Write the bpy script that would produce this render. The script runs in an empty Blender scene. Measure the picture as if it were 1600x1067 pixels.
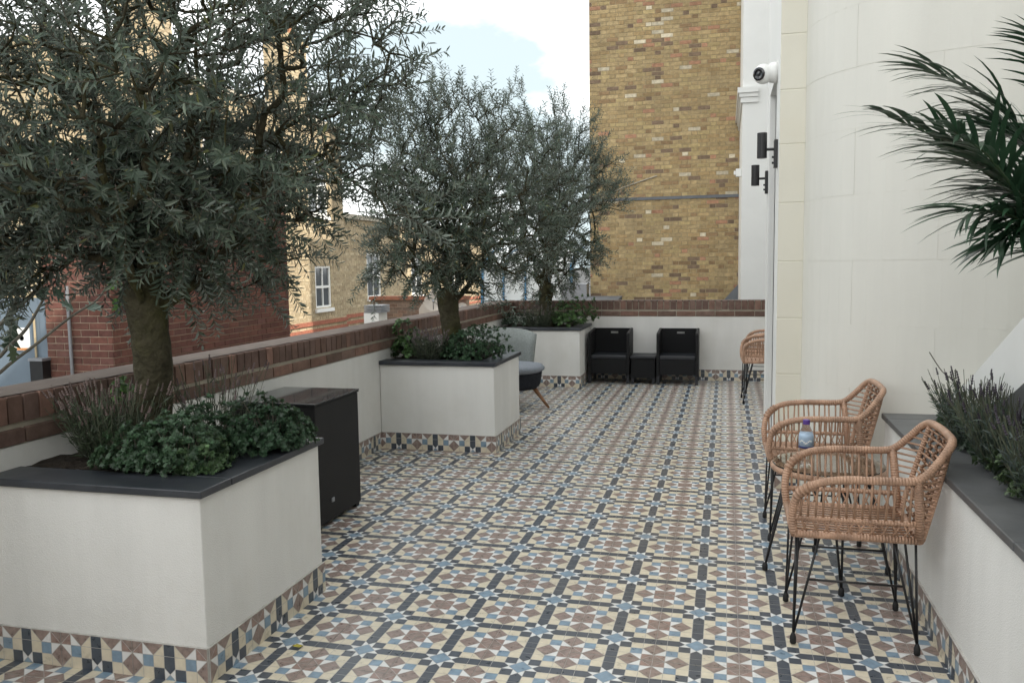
import bpy, math, random
import numpy as np
from mathutils import Vector, Matrix, Quaternion

# ------------------------------------------------------------------ camera, sky, sun, exposure
scene = bpy.context.scene
COL = scene.collection
H = 1.4195                      # eye height
YAW, PITCH, ROLL = 0.254175, 0.0937445, -0.0143556
FPX = 1290.0
cy_, sy_ = math.cos(YAW), math.sin(YAW)
cp_, sp_ = math.cos(PITCH), math.sin(PITCH)
FWD = Vector((-sy_ * cp_, cy_ * cp_, -sp_))
R0 = Vector((cy_, sy_, 0))
U0 = R0.cross(FWD)
RGT = R0 * math.cos(ROLL) + U0 * math.sin(ROLL)
UPV = U0 * math.cos(ROLL) - R0 * math.sin(ROLL)
cam = bpy.data.cameras.new('camera')
camo = bpy.data.objects.new('camera', cam)
COL.objects.link(camo)
m3 = Matrix((RGT, UPV, -FWD)).transposed()
camo.matrix_world = Matrix.Translation((0, 0, H)) @ m3.to_4x4()
cam.sensor_width = 36.0
cam.sensor_fit = 'HORIZONTAL'
cam.lens = 36.0 * FPX / 1600.0
cam.clip_start = 0.05
cam.clip_end = 3000
scene.camera = camo

SUN_EL, SUN_AZ = math.radians(36), math.radians(118)     # azimuth clockwise from +Y
world = bpy.data.worlds.new('World')
scene.world = world
world.use_nodes = True
wn, wl = world.node_tree.nodes, world.node_tree.links
wn.clear()
wo = wn.new('ShaderNodeOutputWorld')
bg = wn.new('ShaderNodeBackground')
sky = wn.new('ShaderNodeTexSky')
sky.sky_type = 'NISHITA'
sky.sun_disc = False
sky.sun_elevation = SUN_EL
sky.sun_rotation = SUN_AZ
sky.air_density = 1.0
sky.dust_density = 2.0
tc = wn.new('ShaderNodeTexCoord')
mp = wn.new('ShaderNodeMapping')
mp.inputs['Scale'].default_value = (1.0, 1.0, 2.2)
mp.inputs['Location'].default_value = (3.4, 2.5, 1.9)
nz = wn.new('ShaderNodeTexNoise')
nz.inputs['Scale'].default_value = 2.1
nz.inputs['Detail'].default_value = 7
nz.inputs['Roughness'].default_value = 0.55
rp = wn.new('ShaderNodeValToRGB')
rp.color_ramp.elements[0].position = 0.42
rp.color_ramp.elements[1].position = 0.72
mx = wn.new('ShaderNodeMixRGB')
mx.inputs[2].default_value = (19.0, 18.6, 18.2, 1)
wl.new(tc.outputs['Generated'], mp.inputs['Vector'])
wl.new(mp.outputs[0], nz.inputs['Vector'])
wl.new(nz.outputs['Fac'], rp.inputs[0])
wl.new(rp.outputs[0], mx.inputs[0])
hz = wn.new('ShaderNodeMixRGB')
hz.inputs[0].default_value = 0.9
hz.inputs[2].default_value = (4.1, 4.75, 4.9, 1)
wl.new(sky.outputs[0], hz.inputs[1])
wl.new(hz.outputs[0], mx.inputs[1])
wl.new(mx.outputs[0], bg.inputs[0])
bg.inputs[1].default_value = 0.12
wl.new(bg.outputs[0], wo.inputs[0])

sun = bpy.data.lights.new('sun', 'SUN')
sun.energy = 3.2
sun.angle = math.radians(0.5)
sun.color = (1.0, 0.93, 0.82)
suno = bpy.data.objects.new('sun', sun)
COL.objects.link(suno)
sdir = Vector((math.sin(SUN_AZ) * math.cos(SUN_EL), math.cos(SUN_AZ) * math.cos(SUN_EL), math.sin(SUN_EL)))
suno.rotation_euler = sdir.to_track_quat('Z', 'Y').to_euler()
suno.location = (6, -4, 12)

scene.view_settings.view_transform = 'Standard'
scene.view_settings.look = 'None'
scene.view_settings.gamma = 1
scene.view_settings.use_curve_mapping = False
scene.view_settings.exposure = 0.83
scene.render.engine = 'CYCLES'
scene.cycles.use_denoising = True
scene.cycles.max_bounces = 8
scene.cycles.transparent_max_bounces = 8
scene.cycles.sample_clamp_indirect = 6

RND = random.Random(11)
NPR = np.random.default_rng(7)


def ray(px, py):
    return FWD + RGT * ((px - 800) / FPX) - UPV * ((py - 533.5) / FPX)


def at_y(px, py, Y):
    d = ray(px, py)
    return d * (Y / d.y) + Vector((0, 0, H))


def at_x(px, py, X):
    d = ray(px, py)
    return d * (X / d.x) + Vector((0, 0, H))


# ------------------------------------------------------------------ materials
def new_mat(name):
    m = bpy.data.materials.new(name)
    m.use_nodes = True
    nt = m.node_tree
    return m, nt, nt.nodes, nt.links, nt.nodes['Principled BSDF']


def mat(name, c, rough=0.6, var=0.12, vscale=6.0, bump=0.0, bscale=120.0, spec=0.5, metal=0.0,
        stain=None, stain_scale=1.3, stain_amt=0.3, tint=False, coat=0.0, bdist=0.002, rvar=0.0, streak=False):
    m, nt, N, L, B = new_mat(name)
    t = N.new('ShaderNodeNewGeometry')
    n1 = N.new('ShaderNodeTexNoise')
    n1.inputs['Scale'].default_value = vscale
    n1.inputs['Detail'].default_value = 6
    n1.inputs['Roughness'].default_value = 0.6
    if streak:
        ms_ = N.new('ShaderNodeMapping')
        ms_.inputs['Scale'].default_value = (1, 1, .12)
        L.new(t.outputs['Position'], ms_.inputs['Vector'])
        L.new(ms_.outputs[0], n1.inputs['Vector'])
    else:
        L.new(t.outputs['Position'], n1.inputs['Vector'])
    mr = N.new('ShaderNodeMapRange')
    mr.inputs['To Min'].default_value = 1 - var
    mr.inputs['To Max'].default_value = 1 + var
    mr.inputs['From Min'].default_value = 0.3
    mr.inputs['From Max'].default_value = 0.7
    L.new(n1.outputs['Fac'], mr.inputs['Value'])
    mul = N.new('ShaderNodeVectorMath')
    mul.operation = 'SCALE'
    if tint:
        at = N.new('ShaderNodeAttribute')
        at.attribute_name = 'tint'
        L.new(at.outputs['Color'], mul.inputs[0])
    else:
        mul.inputs[0].default_value = c[:3]
    L.new(mr.outputs[0], mul.inputs['Scale'])
    out = mul.outputs[0]
    if stain:
        n2 = N.new('ShaderNodeTexNoise')
        n2.inputs['Scale'].default_value = stain_scale
        n2.inputs['Detail'].default_value = 8
        n2.inputs['Roughness'].default_value = 0.65
        L.new(t.outputs['Position'], n2.inputs['Vector'])
        r2 = N.new('ShaderNodeMapRange')
        r2.inputs['From Min'].default_value = 0.48
        r2.inputs['From Max'].default_value = 0.75
        r2.inputs['To Max'].default_value = stain_amt
        L.new(n2.outputs['Fac'], r2.inputs['Value'])
        mm = N.new('ShaderNodeMixRGB')
        mm.inputs[2].default_value = (*stain, 1)
        L.new(r2.outputs[0], mm.inputs[0])
        L.new(out, mm.inputs[1])
        out = mm.outputs[0]
    L.new(out, B.inputs['Base Color'])
    B.inputs['Roughness'].default_value = rough
    if rvar:
        mr3 = N.new('ShaderNodeMapRange')
        mr3.inputs['To Min'].default_value = rough - rvar
        mr3.inputs['To Max'].default_value = rough + rvar
        L.new(n1.outputs['Fac'], mr3.inputs['Value'])
        L.new(mr3.outputs[0], B.inputs['Roughness'])
    B.inputs['Specular IOR Level'].default_value = spec
    B.inputs['Metallic'].default_value = metal
    B.inputs['Coat Weight'].default_value = coat
    if bump:
        n3 = N.new('ShaderNodeTexNoise')
        n3.inputs['Scale'].default_value = bscale
        n3.inputs['Detail'].default_value = 4
        L.new(t.outputs['Position'], n3.inputs['Vector'])
        bm = N.new('ShaderNodeBump')
        bm.inputs['Strength'].default_value = bump
        bm.inputs['Distance'].default_value = bdist
        L.new(n3.outputs['Fac'], bm.inputs['Height'])
        L.new(bm.outputs[0], B.inputs['Normal'])
    return m


def leaf_mat(name, back, trans=0.15, rough=0.5, backmix=0.7):
    """leaf with 'tint' colour on its upper side and a paler underside"""
    m, nt, N, L, B = new_mat(name)
    at = N.new('ShaderNodeAttribute')
    at.attribute_name = 'tint'
    g = N.new('ShaderNodeNewGeometry')
    mm = N.new('ShaderNodeMixRGB')
    mm.inputs[2].default_value = (*back, 1)
    sc = N.new('ShaderNodeMath')
    sc.operation = 'MULTIPLY'
    sc.inputs[1].default_value = backmix
    L.new(g.outputs['Backfacing'], sc.inputs[0])
    L.new(sc.outputs[0], mm.inputs[0])
    L.new(at.outputs['Color'], mm.inputs[1])
    L.new(mm.outputs[0], B.inputs['Base Color'])
    B.inputs['Roughness'].default_value = rough
    tr = N.new('ShaderNodeBsdfTranslucent')
    L.new(mm.outputs[0], tr.inputs['Color'])
    ms = N.new('ShaderNodeMixShader')
    ms.inputs[0].default_value = trans
    L.new(B.outputs[0], ms.inputs[1])
    L.new(tr.outputs[0], ms.inputs[2])
    L.new(ms.outputs[0], N['Material Output'].inputs[0])
    return m


def wound_mat(name, c, pitch=0.0075, strength=0.5):
    """rattan: fine windings along the length of a cane (uv.x is metres along it)"""
    m, nt, N, L, B = new_mat(name)
    uv = N.new('ShaderNodeUVMap')
    sx = N.new('ShaderNodeSeparateXYZ')
    L.new(uv.outputs[0], sx.inputs[0])
    d = N.new('ShaderNodeMath')
    d.operation = 'MULTIPLY'
    d.inputs[1].default_value = 2 * math.pi / pitch
    L.new(sx.outputs['X'], d.inputs[0])
    s = N.new('ShaderNodeMath')
    s.operation = 'SINE'
    L.new(d.outputs[0], s.inputs[0])
    t = N.new('ShaderNodeTexCoord')
    n1 = N.new('ShaderNodeTexNoise')
    n1.inputs['Scale'].default_value = 18
    n1.inputs['Detail'].default_value = 5
    L.new(t.outputs['Object'], n1.inputs['Vector'])
    mr = N.new('ShaderNodeMapRange')
    mr.inputs['From Min'].default_value = 0.3
    mr.inputs['From Max'].default_value = 0.7
    mr.inputs['To Min'].default_value = 0.72
    mr.inputs['To Max'].default_value = 1.25
    L.new(n1.outputs['Fac'], mr.inputs['Value'])
    mul = N.new('ShaderNodeVectorMath')
    mul.operation = 'SCALE'
    mul.inputs[0].default_value = c
    L.new(mr.outputs[0], mul.inputs['Scale'])
    L.new(mul.outputs[0], B.inputs['Base Color'])
    bm = N.new('ShaderNodeBump')
    bm.inputs['Strength'].default_value = strength
    bm.inputs['Distance'].default_value = 0.002
    L.new(s.outputs[0], bm.inputs['Height'])
    L.new(bm.outputs[0], B.inputs['Normal'])
    B.inputs['Roughness'].default_value = 0.42
    return m


def glass_mat(name, c=(0.9, 0.95, 0.95), rough=0.02, ior=1.45, trans=1.0):
    m, nt, N, L, B = new_mat(name)
    B.inputs['Base Color'].default_value = (*c, 1)
    B.inputs['Roughness'].default_value = rough
    B.inputs['Transmission Weight'].default_value = trans
    B.inputs['IOR'].default_value = ior
    return m


def weave_mat(name, c, sc=90.0):
    m, nt, N, L, B = new_mat(name)
    t = N.new('ShaderNodeTexCoord')
    sx = N.new('ShaderNodeSeparateXYZ')
    L.new(t.outputs['Object'], sx.inputs[0])
    ad = N.new('ShaderNodeMath')
    ad.operation = 'ADD'
    L.new(sx.outputs['X'], ad.inputs[0])
    L.new(sx.outputs['Y'], ad.inputs[1])

    def sine(inp, k):
        a = N.new('ShaderNodeMath')
        a.operation = 'MULTIPLY'
        a.inputs[1].default_value = k
        L.new(inp, a.inputs[0])
        b = N.new('ShaderNodeMath')
        b.operation = 'SINE'
        L.new(a.outputs[0], b.inputs[0])
        return b.outputs[0]
    h = sine(ad.outputs[0], 2 * math.pi * sc)
    v = sine(sx.outputs['Z'], 2 * math.pi * sc)
    p = N.new('ShaderNodeMath')
    p.operation = 'MULTIPLY'
    L.new(h, p.inputs[0])
    L.new(v, p.inputs[1])
    bm = N.new('ShaderNodeBump')
    bm.inputs['Strength'].default_value = 0.7
    bm.inputs['Distance'].default_value = 0.003
    L.new(p.outputs[0], bm.inputs['Height'])
    L.new(bm.outputs[0], B.inputs['Normal'])
    mr = N.new('ShaderNodeMapRange')
    mr.inputs['From Min'].default_value = -1
    mr.inputs['To Min'].default_value = 0.7
    mr.inputs['To Max'].default_value = 1.3
    L.new(p.outputs[0], mr.inputs['Value'])
    mul = N.new('ShaderNodeVectorMath')
    mul.operation = 'SCALE'
    mul.inputs[0].default_value = c
    L.new(mr.outputs[0], mul.inputs['Scale'])
    L.new(mul.outputs[0], B.inputs['Base Color'])
    B.inputs['Roughness'].default_value = 0.5
    B.inputs['Specular IOR Level'].default_value = 0.3
    return m


M = {}
M['render'] = mat('white_render', (0.725, 0.718, 0.692), 0.85, 0.055, 5, 0.5, 240, 0.3, stain=(0.50, 0.475, 0.41), stain_scale=2.0, stain_amt=0.26, bdist=0.004, streak=True)
M['stucco'] = mat('cream_stucco', (0.71, 0.695, 0.64), 0.6, 0.045, 3.5, 0.3, 70, 0.4, streak=True, stain=(0.62, 0.6, 0.52), stain_scale=1.1, stain_amt=0.25)
M['pilaster'] = mat('yellowed_cream_paint', (0.69, 0.665, 0.575), 0.55, 0.03, 2.5, 0.12, 90, 0.4, stain=(0.66, 0.6, 0.46), stain_scale=1.2, stain_amt=0.25)
M['white'] = mat('white_paint', (0.8, 0.8, 0.78), 0.55, 0.03, 3, 0.1, 80, 0.4, stain=(0.65, 0.65, 0.62), stain_scale=1.5, stain_amt=0.2)
M['slate'] = mat('slate_coping', (0.030, 0.034, 0.042), 0.36, 0.25, 9, 0.2, 60, 0.5, stain=(0.075, 0.08, 0.088), stain_scale=3.5, stain_amt=0.5, rvar=0.12)
M['slate_grey'] = mat('grey_slate_coping', (0.085, 0.088, 0.092), 0.45, 0.3, 7, 0.2, 60, 0.45, stain=(0.17, 0.17, 0.165), stain_scale=3.0, stain_amt=0.55, rvar=0.12)
M['soil'] = mat('potting_soil', (0.035, 0.028, 0.022), 0.95, 0.5, 30, 1.0, 60, 0.2, bdist=0.02)
M['brick'] = mat('brick', (0.3, 0.2, 0.1), 0.9, 0.26, 16, 0.5, 90, 0.2, tint=True, bdist=0.003, stain=(0.10, 0.08, 0.06), stain_scale=0.8, stain_amt=0.35)
M['mortar_pale'] = mat('pale_mortar', (0.42, 0.38, 0.31), 0.95, 0.15, 8, 0.5, 120, 0.2)
M['skylit_cap'] = mat('skylit_cement_cap', (0.165, 0.135, 0.118), 0.95, 0.2, 9, 0.6, 90, 0.2, stain=(0.2, 0.16, 0.14), stain_scale=8, stain_amt=0.6)  # greyer than the bricks, partly for sky light on their tops
M['mortar_buff'] = mat('buff_mortar', (0.43, 0.35, 0.225), 0.95, 0.2, 6, 0.5, 120, 0.2)
M['mortar_red'] = mat('mortar', (0.33, 0.25, 0.19), 0.95, 0.2, 6, 0.5, 120, 0.2)
# tiles
M['t_dark'] = mat('charcoal_tile', (0.070, 0.083, 0.103), 0.30, 0.18, 30, 0.05, 200, 0.5, rvar=0.1, stain=(0.20, 0.185, 0.16), stain_scale=1.6, stain_amt=0.28)
M['t_cream'] = mat('cream_tile', (0.67, 0.60, 0.465), 0.30, 0.10, 30, 0.05, 200, 0.5, rvar=0.1, stain=(0.20, 0.185, 0.16), stain_scale=1.6, stain_amt=0.28)
M['t_white'] = mat('white_tile', (0.75, 0.745, 0.73), 0.30, 0.06, 30, 0.05, 200, 0.5, rvar=0.1, stain=(0.20, 0.185, 0.16), stain_scale=1.6, stain_amt=0.28)
M['t_blue'] = mat('blue_tile', (0.21, 0.30, 0.385), 0.30, 0.22, 26, 0.05, 200, 0.5, rvar=0.1, stain=(0.20, 0.185, 0.16), stain_scale=1.6, stain_amt=0.28)
M['t_brown'] = mat('brown_tile', (0.27, 0.203, 0.178), 0.30, 0.3, 45, 0.05, 200, 0.5, rvar=0.1, stain=(0.20, 0.185, 0.16), stain_scale=1.6, stain_amt=0.28)
M['t_rust'] = mat('rust_tile', (0.305, 0.208, 0.178), 0.30, 0.25, 45, 0.05, 200, 0.5, rvar=0.1, stain=(0.20, 0.185, 0.16), stain_scale=1.6, stain_amt=0.28)
M['grout'] = mat('grout', (0.47, 0.45, 0.42), 0.85, 0.2, 20)
M['rattan'] = wound_mat('wound_rattan', (0.43, 0.262, 0.175), 0.0105, 0.65)
M['cane'] = wound_mat('thin_cane', (0.395, 0.24, 0.158), 0.02, 0.15)
M['cane_dark'] = wound_mat('braided_cane', (0.21, 0.11, 0.062), 0.012, 0.8)
M['black_metal'] = mat('black_metal', (0.012, 0.012, 0.013), 0.4, 0.2, 20, spec=0.5)
M['rubber'] = mat('black_rubber', (0.014, 0.014, 0.015), 0.7, 0.2, 20)
M['weave'] = weave_mat('black_woven_plastic', (0.0065, 0.0065, 0.0075))
M['plastic_dark'] = mat('anthracite_plastic', (0.012, 0.014, 0.019), 0.42, 0.15, 20, 0.1, 90)
M['glass'] = glass_mat('clear_glass', (0.86, 0.92, 0.9))
M['smoked'] = mat('smoked_glass', (0.05, 0.053, 0.056), 0.08, 0.1, 5, spec=0.7)
M['fabric'] = mat('grey_fabric', (0.27, 0.29, 0.28), 0.95, 0.15, 60, 0.5, 300, 0.2)
M['fabric_pale'] = mat('blue_grey_cushion', (0.22, 0.24, 0.27), 0.9, 0.12, 50, 0.5, 300, 0.2)
M['fabric_dark'] = mat('charcoal_fabric', (0.02, 0.022, 0.028), 0.9, 0.15, 50, 0.5, 300, 0.2)
M['wood'] = mat('brown_wood', (0.26, 0.13, 0.065), 0.5, 0.3, 25)
M['bark'] = mat('bark', (0.064, 0.058, 0.037), 0.95, 0.5, 14, 1.0, 45, 0.15, stain=(0.085, 0.088, 0.022), stain_scale=4, stain_amt=0.7, bdist=0.02)
M['twig'] = mat('twig', (0.10, 0.09, 0.07), 0.9, 0.3, 20)
M['olive'] = leaf_mat('olive_leaf', (0.27, 0.31, 0.27), 0.14, 0.42, 0.75)
M['shrub'] = leaf_mat('shrub_leaf', (0.10, 0.15, 0.08), 0.18, 0.45, 0.5)
M['dry'] = mat('dry_flower', (0.16, 0.12, 0.1), 0.9, 0.2, 30, tint=True)
M['palm'] = leaf_mat('palm_leaf', (0.05, 0.10, 0.06), 0.12, 0.35, 0.4)
M['grey_panel'] = mat('blue_grey_metal', (0.135, 0.175, 0.215), 0.5, 0.08, 3, 0.1, 40)
M['glass_dark'] = mat('window_pane', (0.05, 0.06, 0.07), 0.08, 0.3, 2, spec=0.8)
M['blue_paint'] = mat('blue_painted_metal', (0.10, 0.27, 0.46), 0.5, 0.12, 5)
M['poly'] = mat('white_polycarbonate', (0.72, 0.75, 0.75), 0.35, 0.05, 3)
M['dish'] = mat('dish_paint', (0.50, 0.45, 0.40), 0.6, 0.08, 5)
M['lead'] = mat('lead_roof', (0.13, 0.14, 0.155), 0.6, 0.15, 4)
M['tarmac'] = mat('tarmac', (0.05, 0.05, 0.05), 0.9, 0.2, 2)
M['purple'] = mat('purple_cap', (0.10, 0.045, 0.26), 0.4, 0.05, 10)
M['label_blue'] = mat('blue_label', (0.36, 0.47, 0.60), 0.35, 0.1, 30)
M['label_navy'] = mat('navy_print', (0.02, 0.03, 0.12), 0.4, 0.1, 30)
M['steel'] = mat('grey_steel', (0.3, 0.31, 0.33), 0.4, 0.1, 20, metal=0.6)
M['lens'] = mat('camera_lens', (0.012, 0.012, 0.014), 0.12, 0.1, 20, spec=0.8)
M['orange'] = mat('orange_print', (0.6, 0.25, 0.08), 0.6)
M['yellow_leaf'] = mat('yellow_leaf', (0.42, 0.36, 0.05), 0.6, 0.2, 60)


# ------------------------------------------------------------------ mesh building
class MB:
    def __init__(s):
        s.v, s.f, s.mi, s.col, s.uv = [], [], [], [], []
        s.c = (1, 1, 1, 1)
        s.hasuv = False

    def vert(s, p):
        s.v.append((p[0], p[1], p[2]))
        s.col.append(s.c)
        return len(s.v) - 1

    def face(s, idx, mi=0, uv=None):
        s.f.append(tuple(idx))
        s.mi.append(mi)
        s.uv.append(uv)
        if uv:
            s.hasuv = True

    def poly(s, pts, mi=0):
        s.face([s.vert(p) for p in pts], mi)

    def box(s, x0, x1, y0, y1, z0, z1, mi=0, skip=()):
        b = [s.vert(p) for p in ((x0, y0, z0), (x1, y0, z0), (x1, y1, z0), (x0, y1, z0), (x0, y0, z1), (x1, y0, z1), (x1, y1, z1), (x0, y1, z1))]
        for k, q in (('b', (3, 2, 1, 0)), ('t', (4, 5, 6, 7)), ('y0', (0, 1, 5, 4)), ('x1', (1, 2, 6, 5)), ('y1', (2, 3, 7, 6)), ('x0', (3, 0, 4, 7))):
            if k not in skip:
                s.face([b[i] for i in q], mi)

    def obox(s, o, u, v, n, mi=0):
        """box from corner o with edge vectors u, v, n"""
        o, u, v, n = Vector(o), Vector(u), Vector(v), Vector(n)
        if u.cross(v).dot(n) < 0:
            o, n = o + n, -n
        P = [o, o + u, o + u + v, o + v, o + n, o + u + n, o + u + v + n, o + v + n]
        b = [s.vert(p) for p in P]
        for q in ((3, 2, 1, 0), (4, 5, 6, 7), (0, 1, 5, 4), (1, 2, 6, 5), (2, 3, 7, 6), (3, 0, 4, 7)):
            s.face([b[i] for i in q], mi)

    def prism(s, pts, ext, mi=0):
        """planar polygon pts extruded by ext"""
        pts = [Vector(p) for p in pts]
        ext = Vector(ext)
        n = len(pts)
        nn = Vector((0, 0, 0))
        for i in range(n):
            nn += pts[i].cross(pts[(i + 1) % n])
        if nn.dot(ext) > 0:
            pts = pts[::-1]
        a = [s.vert(p) for p in pts]
        b = [s.vert(p + ext) for p in pts]
        s.face(a, mi)
        s.face(b[::-1], mi)
        for i in range(n):
            j = (i + 1) % n
            s.face((a[j], a[i], b[i], b[j]), mi)

    def tube(s, pts, r, seg=8, mi=0, closed=False, caps=True):
        pts = [Vector(p) for p in pts]
        n = len(pts)
        rr = r if hasattr(r, '__len__') else [r] * n
        tang = []
        for i in range(n):
            if closed:
                t = pts[(i + 1) % n] - pts[i - 1]
            else:
                t = pts[min(i + 1, n - 1)] - pts[max(i - 1, 0)]
            tang.append(t.normalized() if t.length > 1e-9 else Vector((0, 0, 1)))
        ref = Vector((0, 0, 1)) if abs(tang[0].z) < 0.9 else Vector((1, 0, 0))
        nx = tang[0].cross(ref).normalized()
        rings, L, d = [], [], 0.0
        for i in range(n):
            if i:
                q = tang[i - 1].rotation_difference(tang[i])
                nx = (q @ nx)
                nx = (nx - tang[i] * nx.dot(tang[i])).normalized()
                d += (pts[i] - pts[i - 1]).length
            L.append(d)
            b = tang[i].cross(nx)
            rings.append([s.vert(pts[i] + (nx * math.cos(2 * math.pi * k / seg) + b * math.sin(2 * math.pi * k / seg)) * rr[i]) for k in range(seg)])
        m = n if closed else n - 1
        for i in range(m):
            a, bb = rings[i], rings[(i + 1) % n]
            la, lb = L[i], (L[i + 1] if i + 1 < n else d + (pts[0] - pts[-1]).length)
            for k in range(seg):
                k2 = (k + 1) % seg
                s.face((a[k], a[k2], bb[k2], bb[k]), mi, ((la, k / seg), (la, (k + 1) / seg), (lb, (k + 1) / seg), (lb, k / seg)))
        if caps and not closed:
            s.face(rings[0][::-1], mi)
            s.face(rings[-1], mi)

    def lathe(s, prof, c=(0, 0, 0), seg=24, mi=0, axis=None):
        """profile of (radius, height) turned about an axis through c"""
        c = Vector(c)
        q = Vector((0, 0, 1)).rotation_difference(Vector(axis).normalized()) if axis else Quaternion()
        rings = []
        for r, z in prof:
            rings.append([s.vert(c + q @ Vector((r * math.cos(2 * math.pi * k / seg), r * math.sin(2 * math.pi * k / seg), z))) for k in range(seg)])
        for i in range(len(rings) - 1):
            for k in range(seg):
                k2 = (k + 1) % seg
                s.face((rings[i][k], rings[i][k2], rings[i + 1][k2], rings[i + 1][k]), mi)
        if prof[0][0] > 1e-6:
            s.face(rings[0][::-1], mi)
        if prof[-1][0] > 1e-6:
            s.face(rings[-1], mi)

    def mesh(s, name, mats, off=(0, 0, 0), smooth=False):
        me = bpy.data.meshes.new(name)
        o = off
        me.from_pydata([(a - o[0], b - o[1], c - o[2]) for a, b, c in s.v], [], s.f)
        mats = mats if isinstance(mats, (list, tuple)) else [mats]
        for m in mats:
            me.materials.append(M[m] if isinstance(m, str) else m)
        me.polygons.foreach_set('material_index', s.mi)
        if any(c != (1, 1, 1, 1) for c in s.col):
            a = me.attributes.new('tint', 'FLOAT_COLOR', 'POINT')
            a.data.foreach_set('color', [x for c in s.col for x in c])
        if s.hasuv:
            uvl = me.uv_layers.new(name='UVMap')
            flat = []
            for f, u in zip(s.f, s.uv):
                if u:
                    for p in u:
                        flat.extend(p)
                else:
                    flat.extend([0.0] * (2 * len(f)))
            uvl.data.foreach_set('uv', flat)
        if smooth:
            me.polygons.foreach_set('use_smooth', [True] * len(me.polygons))
        me.update()
        return me

    def obj(s, name, mats, parent=None, smooth=False, bevel=0.0, off=None):
        if off is None:
            off = WORLD[parent.name] if parent is not None else (0, 0, 0)
        return link(name, s.mesh(name, mats, off, smooth), parent, bevel=bevel)


WORLD = {}


def link(name, me, parent=None, loc=(0, 0, 0), bevel=0.0):
    o = bpy.data.objects.new(name, me)
    COL.objects.link(o)
    o.location = loc
    if parent is not None:
        o.parent = parent
        WORLD[o.name] = WORLD[parent.name]
    else:
        WORLD[o.name] = (0, 0, 0)
    if bevel:
        b = o.modifiers.new('edge', 'BEVEL')
        b.width = bevel
        b.segments = 2
        b.limit_method = 'ANGLE'
    return o


def tag(o, label, cat, group=None):
    o['label'] = label
    o['category'] = cat
    if group:
        o['group'] = group
    return o


def thing(name, label, cat, loc=(0, 0, 0), group=None):
    o = bpy.data.objects.new(name, None)
    o.empty_display_size = 0.1
    COL.objects.link(o)
    o.location = loc
    WORLD[o.name] = tuple(loc)
    return tag(o, label, cat, group)


def structure(o):
    o['kind'] = 'structure'
    return o


def copy_tree(o, parent=None):
    c = o.copy()
    COL.objects.link(c)
    if parent is not None:
        c.parent = parent
    for ch in list(o.children):
        copy_tree(ch, c)
    return c


def spline(ctrl, n=6, closed=False):
    P = [Vector(p) for p in ctrl]
    out = []
    m = len(P)
    rng = range(m) if closed else range(m - 1)
    for i in rng:
        if closed:
            p0, p1, p2, p3 = P[i - 1], P[i], P[(i + 1) % m], P[(i + 2) % m]
        else:
            p0, p1, p2, p3 = P[max(i - 1, 0)], P[i], P[i + 1], P[min(i + 2, m - 1)]
        for k in range(n):
            t = k / n
            out.append(0.5 * ((2 * p1) + (p2 - p0) * t + (2 * p0 - 5 * p1 + 4 * p2 - p3) * t * t + (3 * p1 - p0 - 3 * p2 + p3) * t ** 3))
    if not closed:
        out.append(P[-1])
    return out


# ------------------------------------------------------------------ ground and terrace floor
g = MB()
g.poly([(-600, -600, -4.2), (600, -600, -4.2), (600, 900, -4.2), (-600, 900, -4.2)])
structure(g.obj('ground', 'tarmac'))

# pattern of one printed tile, seven units wide, centred on the star of the dark bars
T = 0.30
U = T / 7.0
TM = ['grout', 't_dark', 't_cream', 't_white', 't_blue', 't_brown', 't_rust']
DK, CR, WH, BL, BR, RU = 1, 2, 3, 4, 5, 6


def tile_polys():
    P = [([(1, 0), (0, 1), (-1, 0), (0, -1)], BL)]
    for k in range(4):
        def r(p):
            x, y = p
            for _ in range(k):
                x, y = -y, x
            return (x, y)
        P.append(([r(q) for q in ((1, 0), (1.5, -.5), (2.5, -.5), (2.5, .5), (1.5, .5))], DK))
        P.append(([r(q) for q in ((2.5, -.5), (3.5, -.5), (3.5, .5), (2.5, .5))], DK))
        P.append(([r(q) for q in ((.5, .5), (1, 0), (1.5, .5))], WH))
        P.append(([r(q) for q in ((.5, -.5), (1.5, -.5), (1, 0))], WH))

        def sq(x, y, c):
            P.append(([r(q) for q in ((x, y), (x + 1, y), (x + 1, y + 1), (x, y + 1))], c))
        sq(.5, .5, DK)
        sq(1.5, .5, CR)
        sq(.5, 1.5, CR)
        sq(1.5, 1.5, BL)
        for pts, c in ((((3.5, 3.5), (2.5, 3.5), (3.5, 2.5)), BR), (((2.5, 2.5), (3.5, 2.5), (2.5, 3.5)), RU),
                       (((.5, 3.5), (1.5, 2.5), (2.5, 3.5)), BR), (((2.5, 3.5), (1.5, 2.5), (2.5, 2.5)), WH), (((.5, 3.5), (.5, 2.5), (1.5, 2.5)), CR),
                       (((3.5, .5), (3.5, 2.5), (2.5, 1.5)), BR), (((3.5, 2.5), (2.5, 2.5), (2.5, 1.5)), WH), (((3.5, .5), (2.5, 1.5), (2.5, .5)), CR)):
            P.append(([r(q) for q in pts], c))
    return P


def inset(pts, d):
    n = len(pts)
    a = sum(pts[i][0] * pts[(i + 1) % n][1] - pts[(i + 1) % n][0] * pts[i][1] for i in range(n))
    if a < 0:
        pts = pts[::-1]
    out = []
    for i in range(n):
        p0, p1, p2 = Vector(pts[i - 1]), Vector(pts[i]), Vector(pts[(i + 1) % n])
        e1, e2 = (p1 - p0).normalized(), (p2 - p1).normalized()
        n1, n2 = Vector((-e1.y, e1.x)), Vector((-e2.y, e2.x))
        b = n1 + n2
        out.append(p1 + b * (d / (1 + n1.dot(n2))))
    return out


TP = tile_polys()


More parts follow.
